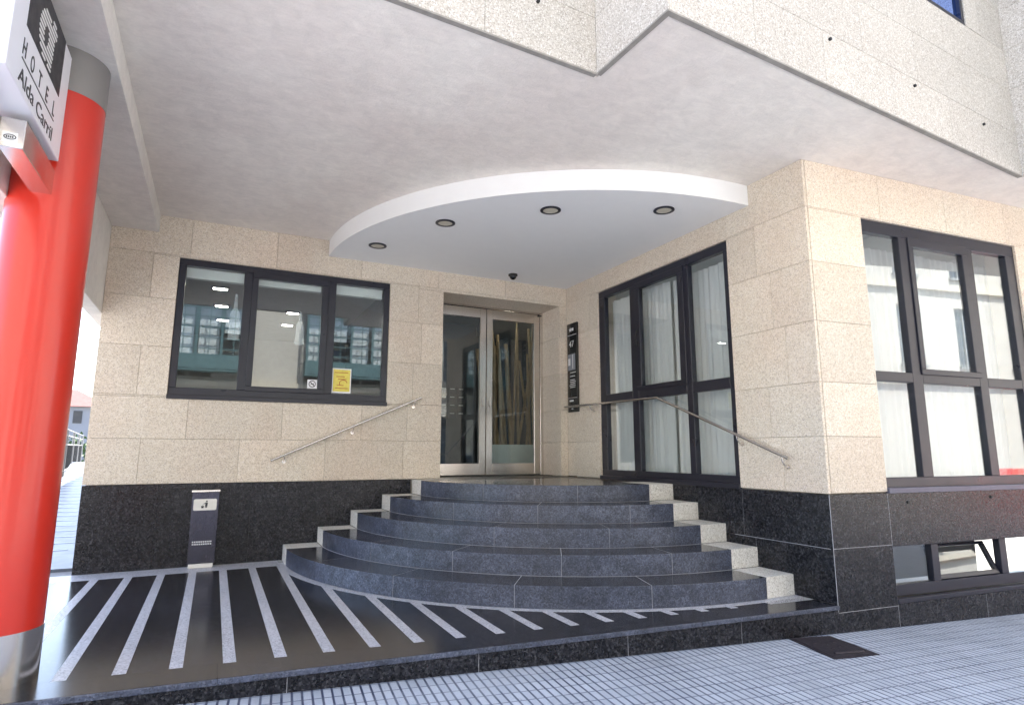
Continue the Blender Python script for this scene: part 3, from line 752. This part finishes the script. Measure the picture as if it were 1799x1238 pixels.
# black information board on the side wall
t = thing('information_board', 'tall narrow black board with the house number beside the door', 'sign', (-.01, -.19, 1.735))
MB().box(W2, .06, .318, -.032, -.001, 1.738, 3.008).build('panel', M['blackgloss'], t, bevel=.006, segs=2)
def onpanel(mb, s0, s1, z0, z1): mb.box(W2, s0, s1, -.0345, -.0325, z0, z1)
for za, zb_ in [(2.832, 2.838), (1.935, 1.939), (1.822, 1.828)]:
    g = MB(); onpanel(g, .075, .305, za, zb_); g.build('rule', M['whiteprint'], t)
text_mesh('number', '47', .125, (-.0335, -.115, 2.665), (0, -1, 0), (0, 0, 1), M['whiteprint'], t)
g = MB(); c0 = W2.p(.19, -.0345, 2.915)
P = []
for k in range(10):
    a = math.pi / 2 + k * math.pi / 5; r_ = .036 if k % 2 == 0 else .016
    P.append(W2.p(.15 + r_ * math.cos(a), -.0345, 2.915 + r_ * math.sin(a)))
g.extr(P, (.002, 0, 0)); onpanel(g, .185, .235, 2.895, 2.935); g.build('emblem', M['whiteprint'], t)
g = MB(); onpanel(g, .085, .27, 2.33, 2.56); g.build('picture', M['greyprint'], t)
g = MB(); g.box(W2, .09, .145, -.0365, -.0350, 2.40, 2.50); g.box(W2, .20, .215, -.0365, -.0350, 2.35, 2.55); g.build('picture', M['whiteprint'], t)
g = MB()
for r_ in range(9):
    z_ = 2.29 - r_ * .026
    if r_ in (1, 3): continue
    s_ = .10 + random.uniform(0, .04)
    while s_ < .26: w_ = random.uniform(.008, .03); onpanel(g, s_, s_ + w_, z_, z_ + .010); s_ += w_ + .007
for (a, c) in [(.11, .20)]:
    onpanel(g, .11, .15, 1.885, 1.907); onpanel(g, .155, .21, 1.885, 1.907); onpanel(g, .16, .20, 1.775, 1.79)
g.build('small_print', M['whiteprint'], t)

# litter bin on the base of the left wall
t = thing('litter_bin', 'slim dark steel wall bin with a pictogram plate on the black base', 'bin', (-4.545, -.07, 0))
b = MB(); b.box(W1, -4.672, -4.418, -.125, -.007, .045, .765); b.build('body', M['steel_dark'], t, bevel=.004, segs=2)
MB().box(W1, -4.680, -4.410, -.145, -.007, .766, .79).build('lid', M['steel'], t, bevel=.004, segs=2)
MB().box(W1, -4.66, -4.43, -.135, -.007, .002, .044).build('foot_plate', M['plate'], t, bevel=.003)
pl_ = MB(); pp = []
for cx_, cz_, a0 in [(-4.452, .682, 0), (-4.642, .682, 90), (-4.642, .594, 180), (-4.452, .594, 270)]:
    for i in range(5): a = R(a0 + i * 22.5); pp.append((cx_ + .014 * math.cos(a), -.1255, cz_ + .014 * math.sin(a)))
pl_.extr(pp, (0, -.003, 0)); plo = pl_.build('plate', M['plate'], t)
pc = MB(); q = -.1290
def dot(cx_, cz_, r_, n=12): pc.extr([(cx_ + r_ * math.cos(2 * math.pi * i / n), q, cz_ + r_ * math.sin(2 * math.pi * i / n)) for i in range(n)], (0, -.001, 0))
dot(-4.533, .672, .0085); pc.extr([(-4.545, q, .66), (-4.522, q, .66), (-4.524, q, .632), (-4.528, q, .606), (-4.536, q, .606), (-4.537, q, .628), (-4.541, q, .606), (-4.548, q, .606), (-4.546, q, .636)], (0, -.001, 0))
pc.extr([(-4.545, q, .658), (-4.545, q, .650), (-4.562, q, .642), (-4.563, q, .648)], (0, -.001, 0)); dot(-4.568, .636, .004, 8)
pc.extr([(-4.584, q, .626), (-4.556, q, .626), (-4.560, q, .603), (-4.580, q, .603)], (0, -.001, 0))
pc.build('pictogram', M['ink'], plo)
ho = MB()
for r_ in range(2):
    for k in range(11): x = -4.64 + k * .017; ho.box(W1, x, x + .009, -.1275, -.1255, .232 + r_ * .024, .246 + r_ * .024)
ho.build('perforation', M['whiteprint'], t)

# notices on the window
t = thing('notice', 'small square white prohibition sticker low in the middle window light', 'sticker', (-3.52, .03, 1.92))
MB().box(W1, -3.573, -3.463, .0275, .0305, 1.925, 2.03).build('paper', M['whiteprint'], t)
g = MB(); cxn, czn = -3.518, 1.978
ro = [(cxn + .04 * math.cos(2 * math.pi * i / 28), .0275, czn + .04 * math.sin(2 * math.pi * i / 28)) for i in range(28)]; ri = [(cxn + .032 * math.cos(2 * math.pi * i / 28), .0275, czn + .032 * math.sin(2 * math.pi * i / 28)) for i in range(28)]
for i in range(28): g.extr([ro[i], ro[(i + 1) % 28], ri[(i + 1) % 28], ri[i]], (0, -.0012, 0))
g.extr([(cxn - .028, .0272, czn + .022), (cxn - .022, .0272, czn + .028), (cxn + .028, .0272, czn - .022), (cxn + .022, .0272, czn - .028)], (0, -.0012, 0))
g.extr([(cxn - .020, .0273, czn - .016), (cxn - .014, .0273, czn + .006), (cxn + .010, .0273, czn + .004), (cxn + .018, .0273, czn + .014), (cxn + .016, .0273, czn - .016), (cxn + .010, .0273, czn - .004), (cxn - .010, .0273, czn - .003)], (0, -.0012, 0))
g.build('symbol', M['ink'], t)
t = thing('notice', 'yellow and white paper notice in the lower left of the right window light', 'poster', (-3.18, .05, 1.885))
MB().box(W1, -3.288, -3.064, .047, .0505, 1.886, 2.186).build('paper', M['whiteprint'], t)
MB().box(W1, -3.276, -3.076, .0455, .0468, 1.905, 2.172).build('print', M['yellow'], t)
g = MB()
for z_, a, c in [(2.13, -3.26, -3.10), (2.08, -3.24, -3.14), (2.05, -3.22, -3.12), (1.975, -3.23, -3.15), (1.94, -3.25, -3.10)]: g.box(W1, a, c, .0442, .0453, z_, z_ + .009)
for i in range(14):
    a = math.pi * .1 + i * .25; g.box(W1, -3.16 + .045 * math.cos(a), -3.15 + .045 * math.cos(a), .0442, .0453, 2.0 + .04 * math.sin(a), 2.009 + .04 * math.sin(a))
g.build('writing', plain('orange_print', (.5, .16, .04), .6), t)

# cast iron cover in the pavement
def gp(x, y): return gz(x) + .003
cov = [(-.53, -3.975 - .0), (-.165, -4.05), (-.245, -4.487), (-.64, -4.43)]
cvx = thing('access_cover', 'dark rusty rectangular iron cover set in the pavement at the kerb corner', 'cover', (-.4, -4.22, gz(-.4)))
P = [Vector((x, y, 0)) for x, y in cov]
c0 = sum(P, Vector()) / 4
def inset(f): return [(c0 + (p - c0) * f) for p in P]
MB().prism([(p.x, p.y) for p in P], lambda x, y: gz(x) + .001, lambda x, y: gz(x) + .006).build('frame', M['manhole'], cvx)
MB().prism([(p.x, p.y) for p in inset(.90)], lambda x, y: gz(x) + .0062, lambda x, y: gz(x) + .010).build('lid', M['manhole'], cvx, bevel=.002)
q_ = inset(.8); g = MB(); a, b2 = q_[3], q_[2]
g.tube([Vector((a.x + .04, a.y + .02, gz(a.x) + .012)), Vector((b2.x - .04, b2.y + .02, gz(b2.x) + .012))], .010, 8)
g.build('grip_bar', M['manhole'], cvx)
for f1, f2 in [(.2, .3), (.45, .42), (.6, .6), (.72, .3), (.35, .65)]:
    s_ = q_[0].lerp(q_[1], f1).lerp(q_[3].lerp(q_[2], f1), f2); MB().lathe((s_.x, s_.y), [(.014, gz(s_.x) + .009), (.012, gz(s_.x) + .014)], 12).build('bolt', M['manhole'], cvx)

# illuminated blade sign on its bracket, fixed to the column
SXF = -5.42
t = thing('hotel_sign', 'white blade sign with a black square logo mounted on the red column', 'sign', (SXF - .07, -3.84, 2.78))
MB().prism([(SXF - .15, -4.33), (SXF, -4.33), (SXF, -3.35), (SXF - .15, -3.35)], 2.815, 3.462).build('box', M['signwhite'], t, bevel=.006, segs=3)
MB().prism([(SXF, -4.15), (SXF + .002, -4.15), (SXF + .002, -3.518), (SXF, -3.518)], 3.122, 3.459).build('logo_field', M['ink'], t)
g = MB()
def yy(v): return -4.33 + v
def zz_(v): return 2.81 + v
zc_ = .335
while zc_ < .590:
    iv = []
    ex_, ez_, ra_, rb_ = .463, .452, .125, .122
    d = 1 - ((zc_ - ez_) / rb_) ** 2
    if d > 0:
        w_ = ra_ * math.sqrt(d); L0, L1 = ex_ - w_, ex_ + w_
        dh = 1 - ((zc_ - .45) / .052) ** 2
        if dh > 0:
            hw = .038 * math.sqrt(dh); iv += [(L0, .466 - hw), (.466 + hw, max(L1, .60))]
        else: iv.append((L0, L1))
    sx0, sx1 = (.545, .612) if zc_ > .40 else (.530, .604)
    iv.append((sx0, sx1 + (.03 if .53 < zc_ < .58 else 0)))
    iv.sort(); mg = []
    for a, c in iv:
        if mg and a <= mg[-1][1]: mg[-1][1] = max(mg[-1][1], c)
        else: mg.append([a, c])
    for a, c in mg:
        r_ = .0073; pts = []
        for i in range(7): an = math.pi / 2 + i * math.pi / 6; pts.append((SXF + .002, yy(a + r_) + r_ * math.cos(an), zz_(zc_) + r_ * math.sin(an)))
        for i in range(7): an = -math.pi / 2 + i * math.pi / 6; pts.append((SXF + .002, yy(c - r_) + r_ * math.cos(an), zz_(zc_) + r_ * math.sin(an)))
        g.extr(pts, (.0015, 0, 0))
    zc_ += .0252
g.build('emblem', M['whiteprint'], t)
for ch, y0_, w_ in [('H', .168, .05), ('O', .30, .055), ('T', .437, .055), ('E', .578, .04), ('L', .728, .035)]:
    text_mesh('lettering', ch, .115, (SXF + .0012, yy(y0_), zz_(.168)), (0, 1, 0), (0, 0, 1), M['ink'], t, width=w_)
MB().box(Fr((SXF, -4.33), 90), .178, .778, -.0018, 0, zz_(.146), zz_(.153)).build('rule', M['ink'], t)
text_mesh('lettering', 'Alda Carril', .105, (SXF + .0012, yy(.165), zz_(.034)), (0, 1, 0), (0, 0, 1), M['ink'], t, width=.615)
bk = MB().prism([(-5.541, -3.885), (-5.441, -3.885), (-5.441, -3.30), (-5.541, -3.30)], 2.63, 2.78).build('bracket', M['steel'], t, bevel=.003)
MB().prism([(-5.53, -3.80), (-5.46, -3.80), (-5.46, -3.40), (-5.53, -3.40)], 2.7805, 2.8145).build('bracket', M['zinc'], t)
MB().prism([(-5.525, -3.8875), (-5.466, -3.8875), (-5.466, -3.8855), (-5.525, -3.8855)], 2.655, 2.705).build('sticker', M['whiteprint'], bk)
g = MB(); el = lambda rx, rz_: [(-5.4955 + rx * math.cos(2 * math.pi * i / 24), -3.888, 2.681 + rz_ * math.sin(2 * math.pi * i / 24)) for i in range(24)]
a_, b_ = el(.025, .014), el(.021, .010)
for i in range(24): g.extr([a_[i], a_[(i + 1) % 24], b_[(i + 1) % 24], b_[i]], (0, -.001, 0))
for k in range(4): g.extr([(-5.511 + .008 * k, -3.888, 2.676), (-5.506 + .008 * k, -3.888, 2.676), (-5.506 + .008 * k, -3.888, 2.686), (-5.511 + .008 * k, -3.888, 2.686)], (0, -.001, 0))
g.build('mark', M['ink'], bk)

# ------------------------------------------------------------------ interiors
b = MB()
b.box(W0, XL + .04, 1.6, 5.6, 5.7, .5, 3.5); b.box(W0, XL + .04, XL + .14, .31, 5.6, .5, 3.5)
b.build('wall', M['lobby_wall'], hotel)
MB().box(W0, XL + .04, 3.3, .31, 5.7, 3.42, 3.5).build('ceiling', M['lobby_ceiling'], hotel)
MB().box(W0, XL + .04, 3.3, .60, 5.7, .7, H - .002).build('floor', M['lobby_floor'], hotel)
b = MB(); b.box(W0, 1.5, 1.6, .31, 5.6, .85, 3.42); b.box(W0, -1.42, -.42, 2.4, 2.5, .85, 3.42); b.box(W0, -2.5, -2.4, .6, 3.5, .85, 3.42); b.build('partition', M['dark_wall'], hotel)
b = MB(); b.box(W0, -.95, 1.4, 3.3, 3.4, .85, 3.42); b.build('partition', M['dark_wall'], hotel)
lm = None
spots = [(-.30, 1.35), (-4.59, 1.6), (-4.56, 2.7), (-3.52, 2.72), (-3.50, 3.75), (-4.53, 3.8)]  # the first lamp is an addition that brightens the bamboo behind the door
labs = ['lit lobby lamp above the bamboo poles behind the right door leaf', 'lit ceiling lamp seen through the left window light, nearest the glass', 'lit ceiling lamp seen through the left window light, second from the glass', 'lit ceiling lamp high in the middle window light', 'lit ceiling lamp deeper in behind the middle window light', 'lit ceiling lamp farthest in behind the left window light']
for (x, y), l in zip(spots, labs):
    t = thing('ceiling_lamp', l, 'ceiling light', (x, y, 3.42), 'lit lobby ceiling lamps')
    MB().box(W0, x - .12, x + .12, y - .065, y + .065, 3.395, 3.419).build('housing', M['sill'], t); MB().box(W0, x - .085, x + .085, y - .035, y + .035, 3.388, 3.394).build('diffuser', M['lamp_on'], t)
pt = thing('planter', 'white lobby planter behind the right door leaf', 'planter', (-.2, 1.5, H))
b = MB(); b.box(W0, -.62, .55, 1.25, 1.65, H, 1.30); b.build('box', M['planter'], pt, bevel=.01, segs=2)
for k in range(18):
    x = -.56 + k * .062 + random.uniform(-.02, .02); y = 1.35 + random.uniform(0, .2); lean = random.uniform(-.28, .30)
    top_ = random.uniform(2.7, 3.35); n = 8; pts = []
    mb = MB(); r0 = random.uniform(.016, .042)
    P0 = Vector((x, y, 1.2)); P1 = Vector((x + lean, y + random.uniform(-.1, .2), top_))
    mb.tube([P0.lerp(P1, i / 6) for i in range(7)], r0, 10, r0 * .8)
    for i in range(1, 7): c = P0.lerp(P1, i / 6.5); mb.tube([c - (P1 - P0).normalized() * .006, c + (P1 - P0).normalized() * .006], r0 * 1.12, 10)
    o = mb.build('bamboo_pole', M['bamboo'], None, loc=P0, smooth=50)
    tag(o, ['thick brown bamboo pole standing in the lobby planter', 'thin brown bamboo pole standing in the lobby planter'][0 if r0 > .029 else 1] , 'bamboo pole', 'bamboo poles in the lobby planter')
mbx = thing('mailboxes', 'small steel mailboxes on the dark lobby wall seen through the left door leaf', 'mailboxes', (-.88, 2.38, 1.7))
for r_ in range(4):
    for c_ in range(3):
        MB().box(W0, -1.11 + c_ * .16, -.96 + c_ * .16, 2.36, 2.398, 1.74 + r_ * .14, 1.87 + r_ * .14).build('box', M['dark_wall'], mbx, bevel=.002); MB().box(W0, -1.08 + c_ * .16, -1.0 + c_ * .16, 2.355, 2.3595, 1.83 + r_ * .14, 1.845 + r_ * .14).build('slot', M['whiteprint'], mbx)
# side room behind windows 2 and 3
b = MB(); b.box(W0, 3.4, 3.5, -4.2, .3, .5, 3.5); b.box(W0, .33, 3.4, .2, .3, .5, 3.5); b.build('wall', M['room_wall'], hotel)
MB().prism([(.34, .2), (3.4, .2), (3.4, -3.9), (.34, -3.65)], 3.5, 3.56).build('ceiling', M['room_wall'], hotel)
MB().prism([(.34, .2), (3.4, .2), (3.4, -3.9), (.34, -3.65)], .75, .80).build('floor', M['room_wall'], hotel)
def curtain(fr, s0, s1, n0, z0, z1, amp, lab, seed):
    rnd = random.Random(seed); N = 260; rows_ = [0, .25, .5, .75, 1]
    ph = [rnd.uniform(0, 6.28) for _ in range(6)]; fq = [rnd.uniform(38, 60), rnd.uniform(70, 95), rnd.uniform(13, 20), rnd.uniform(5, 9)]
    vs = []; fs = []
    for j, rr in enumerate(rows_):
        for i in range(N + 1):
            s = s0 + (s1 - s0) * i / N
            w = math.sin(s * fq[0] + ph[0] + .6 * math.sin(s * fq[2] + ph[1])) * (.55 + .45 * math.sin(s * fq[3] + ph[2])) + .35 * math.sin(s * fq[1] + ph[3])
            vs.append(fr.p(s + .006 * math.sin(rr * 3 + s * 9), n0 + amp * w * (.65 + .5 * (1 - rr)), z0 + (z1 - z0) * rr))
    for j in range(len(rows_) - 1):
        for i in range(N): a = j * (N + 1) + i; fs.append((a, a + 1, a + N + 2, a + N + 1))
    mb = MB(); mb.add(vs, fs); o = mb.build('curtain', M['curtain'], None, loc=fr.p((s0 + s1) / 2, n0, z0), smooth=80)
    return tag(o, lab, 'curtain', 'white curtains behind the windows')
curtain(W2, .84, 2.0, .22, .88, 3.20, .028, 'long white curtain behind the left half of the tall side window', 3)
curtain(W2, 2.01, 3.12, .25, .88, 3.20, .028, 'long white curtain behind the right half of the tall side window', 5)
curtain(W3, .36, 1.95, .36, .88, 3.20, .028, 'white curtain behind the left and middle lights of the corner street window', 8)
curtain(W3, 1.97, 3.1, .38, .88, 3.20, .028, 'white curtain behind the right light of the corner street window', 9)

# ------------------------------------------------------------------ left background
rl = thing('railing', 'grey metal railing with thin bars at the top of the side ramp', 'railing', (-7.9, 11, rz(11)))
A = Vector((-7.35, 8.3, 0)); B = Vector((-8.6, 18.0, 0)); 
def rp(f, z): p = A.lerp(B, f); return Vector((p.x, p.y, z + .6 + .06 * f))
mb = MB()
for z_ in (1.05, .92, .72): mb.tube([rp(0, z_), rp(1, z_)], .014, 8)
mb.tube([rp(0, .16), rp(1, .16)], .014, 8); mb.build('rails', M['zinc'], rl, smooth=50)
mb = MB()
for k in range(64): f = k / 63; mb.tube([rp(f, .16), rp(f, .72)], .006, 6)
mb.build('bars', M['rubber'], rl)
for f in (0.05, .35, .65, .95): MB().tube([rp(f, -.5), rp(f, 1.05)], .03, 10).build('post', M['zinc'], rl, smooth=50)
mb = MB(); P = [(A.x, A.y), (B.x, B.y), (B.x - .12, B.y), (A.x - .12, A.y)]; mb.prism(P, 0, lambda x, y: .6 + .20); struct(mb.build('kerb', M['black']))
struct(MB().prism([(-14, 12.0), (-5, 12.0), (-5, 30), (-14, 30)], -.6, .62).build('path', M['ramp']))
def house(x, y, w, d, hw, hr, lab, wallm):
    t = thing('house', lab, 'house', (x, y, -.6), 'red-roofed houses beyond the ramp')
    MB().box(W0, x - w / 2, x + w / 2, y, y + d, -.6, hw).build('wall', wallm, t)
    mb = MB(); e_ = .4
    V = [(x - w / 2 - e_, y - e_, hw), (x + w / 2 + e_, y - e_, hw), (x + w / 2 + e_, y + d + e_, hw), (x - w / 2 - e_, y + d + e_, hw), (x - w / 4, y + d / 2, hw + hr), (x + w / 4, y + d / 2, hw + hr)]
    mb.add(V, [(0, 1, 5, 4), (1, 2, 5), (2, 3, 4, 5), (3, 0, 4), (3, 2, 1, 0)]); rf = mb.build('roof', M['roof'], t)
    for cx_ in (-.15, .12): MB().box(W0, x + w * cx_, x + w * cx_ + .5, y + d * .42, y + d * .42 + .5, hw + hr * .5, hw + hr + .5).build('chimney', M['roof'], rf)
    k = 0; xx = x - w / 2 + .9
    while xx < x + w / 2 - .8:
        for z_ in (1.0, 3.4):
            if z_ + 1.2 < hw: f_ = MB().box(W0, xx, xx + .6, y - .04, y + .03, z_, z_ + 1.0).build('window', M['darkglass'], t)
        xx += 1.9
    return t
house(-18.2, 52, 10.5, 8, 4.75, 1.7, 'white house with a red hipped roof beyond the railing, nearest the wall', M['housewhite'])
house(-31, 60, 12, 9, 6.2, 2.0, 'larger cream house with a red roof farther left', M['cream'])
# hedge in front of the houses
hd = MB()
for k in range(2600):
    c = Vector((random.uniform(-20, -7), random.uniform(30, 31.4), random.uniform(.2, 1.0) + random.random() * 1.1)); s_ = random.uniform(.07, .15)
    a = Vector((random.gauss(0, 1), random.gauss(0, 1), random.gauss(0, 1))).normalized() * s_; b3 = a.cross(Vector((random.gauss(0, 1), random.gauss(0, 1), random.gauss(0, 1)))).normalized() * s_ * .6
    hd.add([c - a, c + b3, c + a, c - b3], [(0, 1, 2, 3)])
o = hd.build('hedge', M['leaf'], None, loc=(-13, 30.7, 0)); tag(o, 'low green hedge behind the railing in front of the white house', 'hedge')

# ------------------------------------------------------------------ across the street (seen in the glass)
OP = Fr((0, -15.0), 180)                            # s goes to -x, n goes away from the street
ob = thing('apartment_building', 'cream stone apartment building with teal glazed galleries across the street', 'building', (0, -15, -.5))
OH = 15; holes = []; floors = [3.9 + 3.05 * k for k in range(4)]
gal = [(-7.6, -3.75), (-1.85, 2.1)]
def ox(x0, x1): return (-x1, -x0)
for (g0, g1) in gal:
    for z_ in floors: holes.append((*ox(g0 + .05, g1 - .05), z_ - .25, z_ + 2.35))
wx = []
x = 3.8
while x < 33: wx.append(x); x += 2.4
x = -12.0
while x > -34: wx.append(x); x -= 3.3
for x in wx:
    for z_ in floors: holes.append((*ox(x, x + .95), z_ + .1, z_ + 2.1))
gw = [x for x in [-30, -26, -22, -18, -14, -8.5, -4.5, -.5, 3.5, 7.5, 19.5, 23.5, 27.5]]
for x in gw: holes.append((*ox(x, x + 2.4), .2, 2.6))
backing(OP, -36, 34, -1.5, OH, holes, 0, .35).build('wall', M['cream'], ob)
b = MB()
for k in range(1, 30): b.box(OP, -36, 34, -.003, -.0005, k * .5 + .05, k * .5 + .062)
b.build('stone_joints', M['cream_dark'], ob)
MB().box(OP, -36, 34, .36, 9, -1.5, OH).build('wall', M['dark_wall'], ob)
b = MB()
for z_ in [3.35] + [f - .4 + .0 for f in floors[1:]] + [OH - .3]: b.box(OP, -36, 34, -.12, -.001, z_, z_ + .18)
b.build('cornice', M['cream_dark'], ob)
def gallery(g0, g1, z_):
    t = MB(); s0, s1 = ox(g0, g1); N = -.55
    t.box(OP, s0, s1, N, .0 - .001, z_ - .1, z_ + .45); t.box(OP, s0, s1, N, -.001, z_ + 2.3, z_ + 2.45)
    nb = 5; 
    for k in range(nb + 1):
        s = s0 + (s1 - s0 - .08) * k / nb; t.box(OP, s, s + .08, N, N + .08, z_ + .451, z_ + 2.299)
        if k < nb:
            w_ = (s1 - s0 - .08) / nb
            for f in (.5,): t.box(OP, s + w_ * f + .03, s + w_ * f + .06, N + .01, N + .05, z_ + .451, z_ + 2.299)
            for zz in (.62, .98, 1.34, 1.7, 2.0): t.box(OP, s + .081, s + w_ * .5 + .029, N + .012, N + .045, z_ + zz, z_ + zz + .03); t.box(OP, s + w_ * .5 + .061, s + w_ - .001, N + .012, N + .045, z_ + zz, z_ + zz + .03)
            t.box(OP, s + .12, s + w_ - .04, N - .02, N - .001, z_ - .02, z_ + .34)
    g_ = t.build('gallery', M['teal'], ob)
    MB().box(OP, s0 + .05, s1 - .05, N + .06, N + .065, z_ + .45, z_ + 2.3).build('pane', M['glass'], g_)
    q = MB(); 
    for k in range(nb): s = s0 + (s1 - s0) * k / nb; q.box(OP, s + .1, s + (s1 - s0) / nb - .05, -.2, -.18, z_ + .45 + (.0 if (k + int(z_)) % 3 else .8), z_ + 2.3)
    q.build('blind', M['shade'], g_)
for g_ in gal:
    for z_ in floors: gallery(*g_, z_)
for x in wx:
    for z_ in floors:
        s0, s1 = ox(x, x + .95); t = MB(); t.box(OP, s0, s0 + .07, .1, .16, z_ + .1, z_ + 2.1); t.box(OP, s1 - .07, s1, .1, .16, z_ + .1, z_ + 2.1); t.box(OP, (s0 + s1) / 2 - .03, (s0 + s1) / 2 + .03, .1, .16, z_ + .1, z_ + 2.1); t.box(OP, s0, s1, .101, .159, z_ + 2.03, z_ + 2.1); t.box(OP, s0 - .05, s1 + .05, -.08, .1, z_ + .02, z_ + .1)
        o = t.build('window', M['zinc'], ob); MB().box(OP, s0 + .07, s1 - .07, .125, .13, z_ + .1, z_ + 2.03).build('pane', M['darkglass'], o)
for x in gw:
    s0, s1 = ox(x, x + 2.4); MB().box(OP, s0, s1, .2, .24, .2, 2.6).build('shop_window', M['darkglass'], ob)

# parked cars along the far kerb
def car(x, y, z, m, lab):
    t = thing('parked_car', lab, 'car', (x, y, z), 'cars parked along the far kerb')
    prof = [(-2.05, .28), (-2.1, .62), (-1.95, .80), (-1.2, .90), (-.55, 1.38), (.75, 1.42), (1.45, .98), (2.0, .88), (2.1, .60), (2.05, .28)]
    b = MB(); half = .86
    pts = [prof]; n = len(prof)
    vs = []
    for sy, ins in ((-half, 0), (-half + .02, 0), (half - .02, 0), (half, 0)):
        for (px_, pz_) in prof:
            tumble = max(0, pz_ - .85) * .28; yy2 = sy * (1 - tumble); vs.append((x + px_, y + yy2, z + pz_))
    fs = [tuple(range(n)), tuple(range(3 * n, 4 * n))]
    for r_ in range(3):
        for i in range(n): fs.append((r_ * n + i, r_ * n + (i + 1) % n, (r_ + 1) * n + (i + 1) % n, (r_ + 1) * n + i))
    b.add(vs, fs); b.build('body', m, t, smooth=50, bevel=.03, segs=2)
    for sd in (-1, 1):
        g = MB(); q = [(-1.05, .95), (-.52, 1.30), (.70, 1.34), (1.25, .98)]
        P = []
        for (px_, pz_) in q: tumble = max(0, pz_ - .85) * .28; P.append(Vector((x + px_, y + sd * half * (1 - tumble) + sd * .004, z + pz_)))
        g.extr(P, (0, sd * .006, 0)); g.build('side_window', M['darkglass'], t)
        for wx_ in (-1.3, 1.3):
            w_ = MB().tube([(x + wx_, y + sd * (half - .12), z + .31), (x + wx_, y + sd * (half + .03), z + .31)], .31, 28).build('wheel', M['rubber'], t, smooth=50)
            MB().tube([(x + wx_, y + sd * (half + .0301), z + .31), (x + wx_, y + sd * (half + .04), z + .31)], .2, 20).build('rim', M['carsilver'], w_, smooth=50)
    for ex_, nm, mm in ((-2.09, 'headlight', M['shade']), (2.09, 'tail_light', M['carred'])):
        for sd in (-1, 1): MB().box(W0, x + ex_ - .02, x + ex_ + .02, y + sd * .62 - .16, y + sd * .62 + .16, z + .62, z + .76).build(nm, mm, t)
for x, m, l in [(14.2, M['carred'], 'red hatchback parked across the street, mirrored low in the street window'), (19.6, M['carblue'], 'blue car parked behind the red hatchback'), (-3.0, M['carsilver'], 'silver car parked opposite the entrance')]:
    car(x, -11.9, gz(x) - .13, m, l)

# ------------------------------------------------------------------ light, sky, camera
AZ, EL = 20.0, 60.0                                  # sun azimuth (from +y towards +x) and height
w = bpy.data.worlds.new('World'); SC.world = w; w.use_nodes = True
nt = w.node_tree; bg = nt.nodes['Background']; sk = nt.nodes.new('ShaderNodeTexSky'); sk.sky_type = 'NISHITA'; sk.sun_disc = False
sk.sun_elevation = R(EL); sk.sun_rotation = R(AZ); sk.air_density = 1.0; sk.dust_density = 2.0; sk.ozone_density = 1.0
nt.links.new(sk.outputs[0], bg.inputs[0]); bg.inputs[1].default_value = .15
ld = bpy.data.lights.new('sun', 'SUN'); ld.energy = 5.0; ld.angle = R(.5); ld.color = (1, .95, .88)
lo = bpy.data.objects.new('sun', ld); COL.objects.link(lo); lo.location = (5, 10, 20)
sd = Vector((math.sin(R(AZ)) * math.cos(R(EL)), math.cos(R(AZ)) * math.cos(R(EL)), math.sin(R(EL))))
lo.rotation_euler = sd.to_track_quat('Z', 'Y').to_euler()

cam = bpy.data.cameras.new('camera'); co = bpy.data.objects.new('camera', cam); COL.objects.link(co); SC.camera = co
cam.sensor_width = 36; cam.sensor_fit = 'HORIZONTAL'; cam.lens = 1049.998 / 1799 * 36; cam.clip_end = 2000; cam.clip_start = .05
a, b_, c_ = R(26.1869), R(9.3884), R(.0722)
fw = Vector((math.sin(a) * math.cos(b_), math.cos(a) * math.cos(b_), math.sin(b_))); rt = Vector((math.cos(a), -math.sin(a), 0)); upv = rt.cross(fw)
rt2 = rt * math.cos(c_) + upv * math.sin(c_); up2 = upv * math.cos(c_) - rt * math.sin(c_)
mt = Matrix((rt2, up2, -fw)).transposed().to_4x4(); mt.translation = Vector((-4.5047, -7.3468, 1.1931)); co.matrix_world = mt

vs_ = SC.view_settings; vs_.view_transform = 'Standard'; vs_.look = 'None'; vs_.gamma = 1; vs_.exposure = 2.44
SC.cycles.use_denoising = True; SC.cycles.max_bounces = 10; SC.cycles.transparent_max_bounces = 16; SC.cycles.sample_clamp_indirect = 8
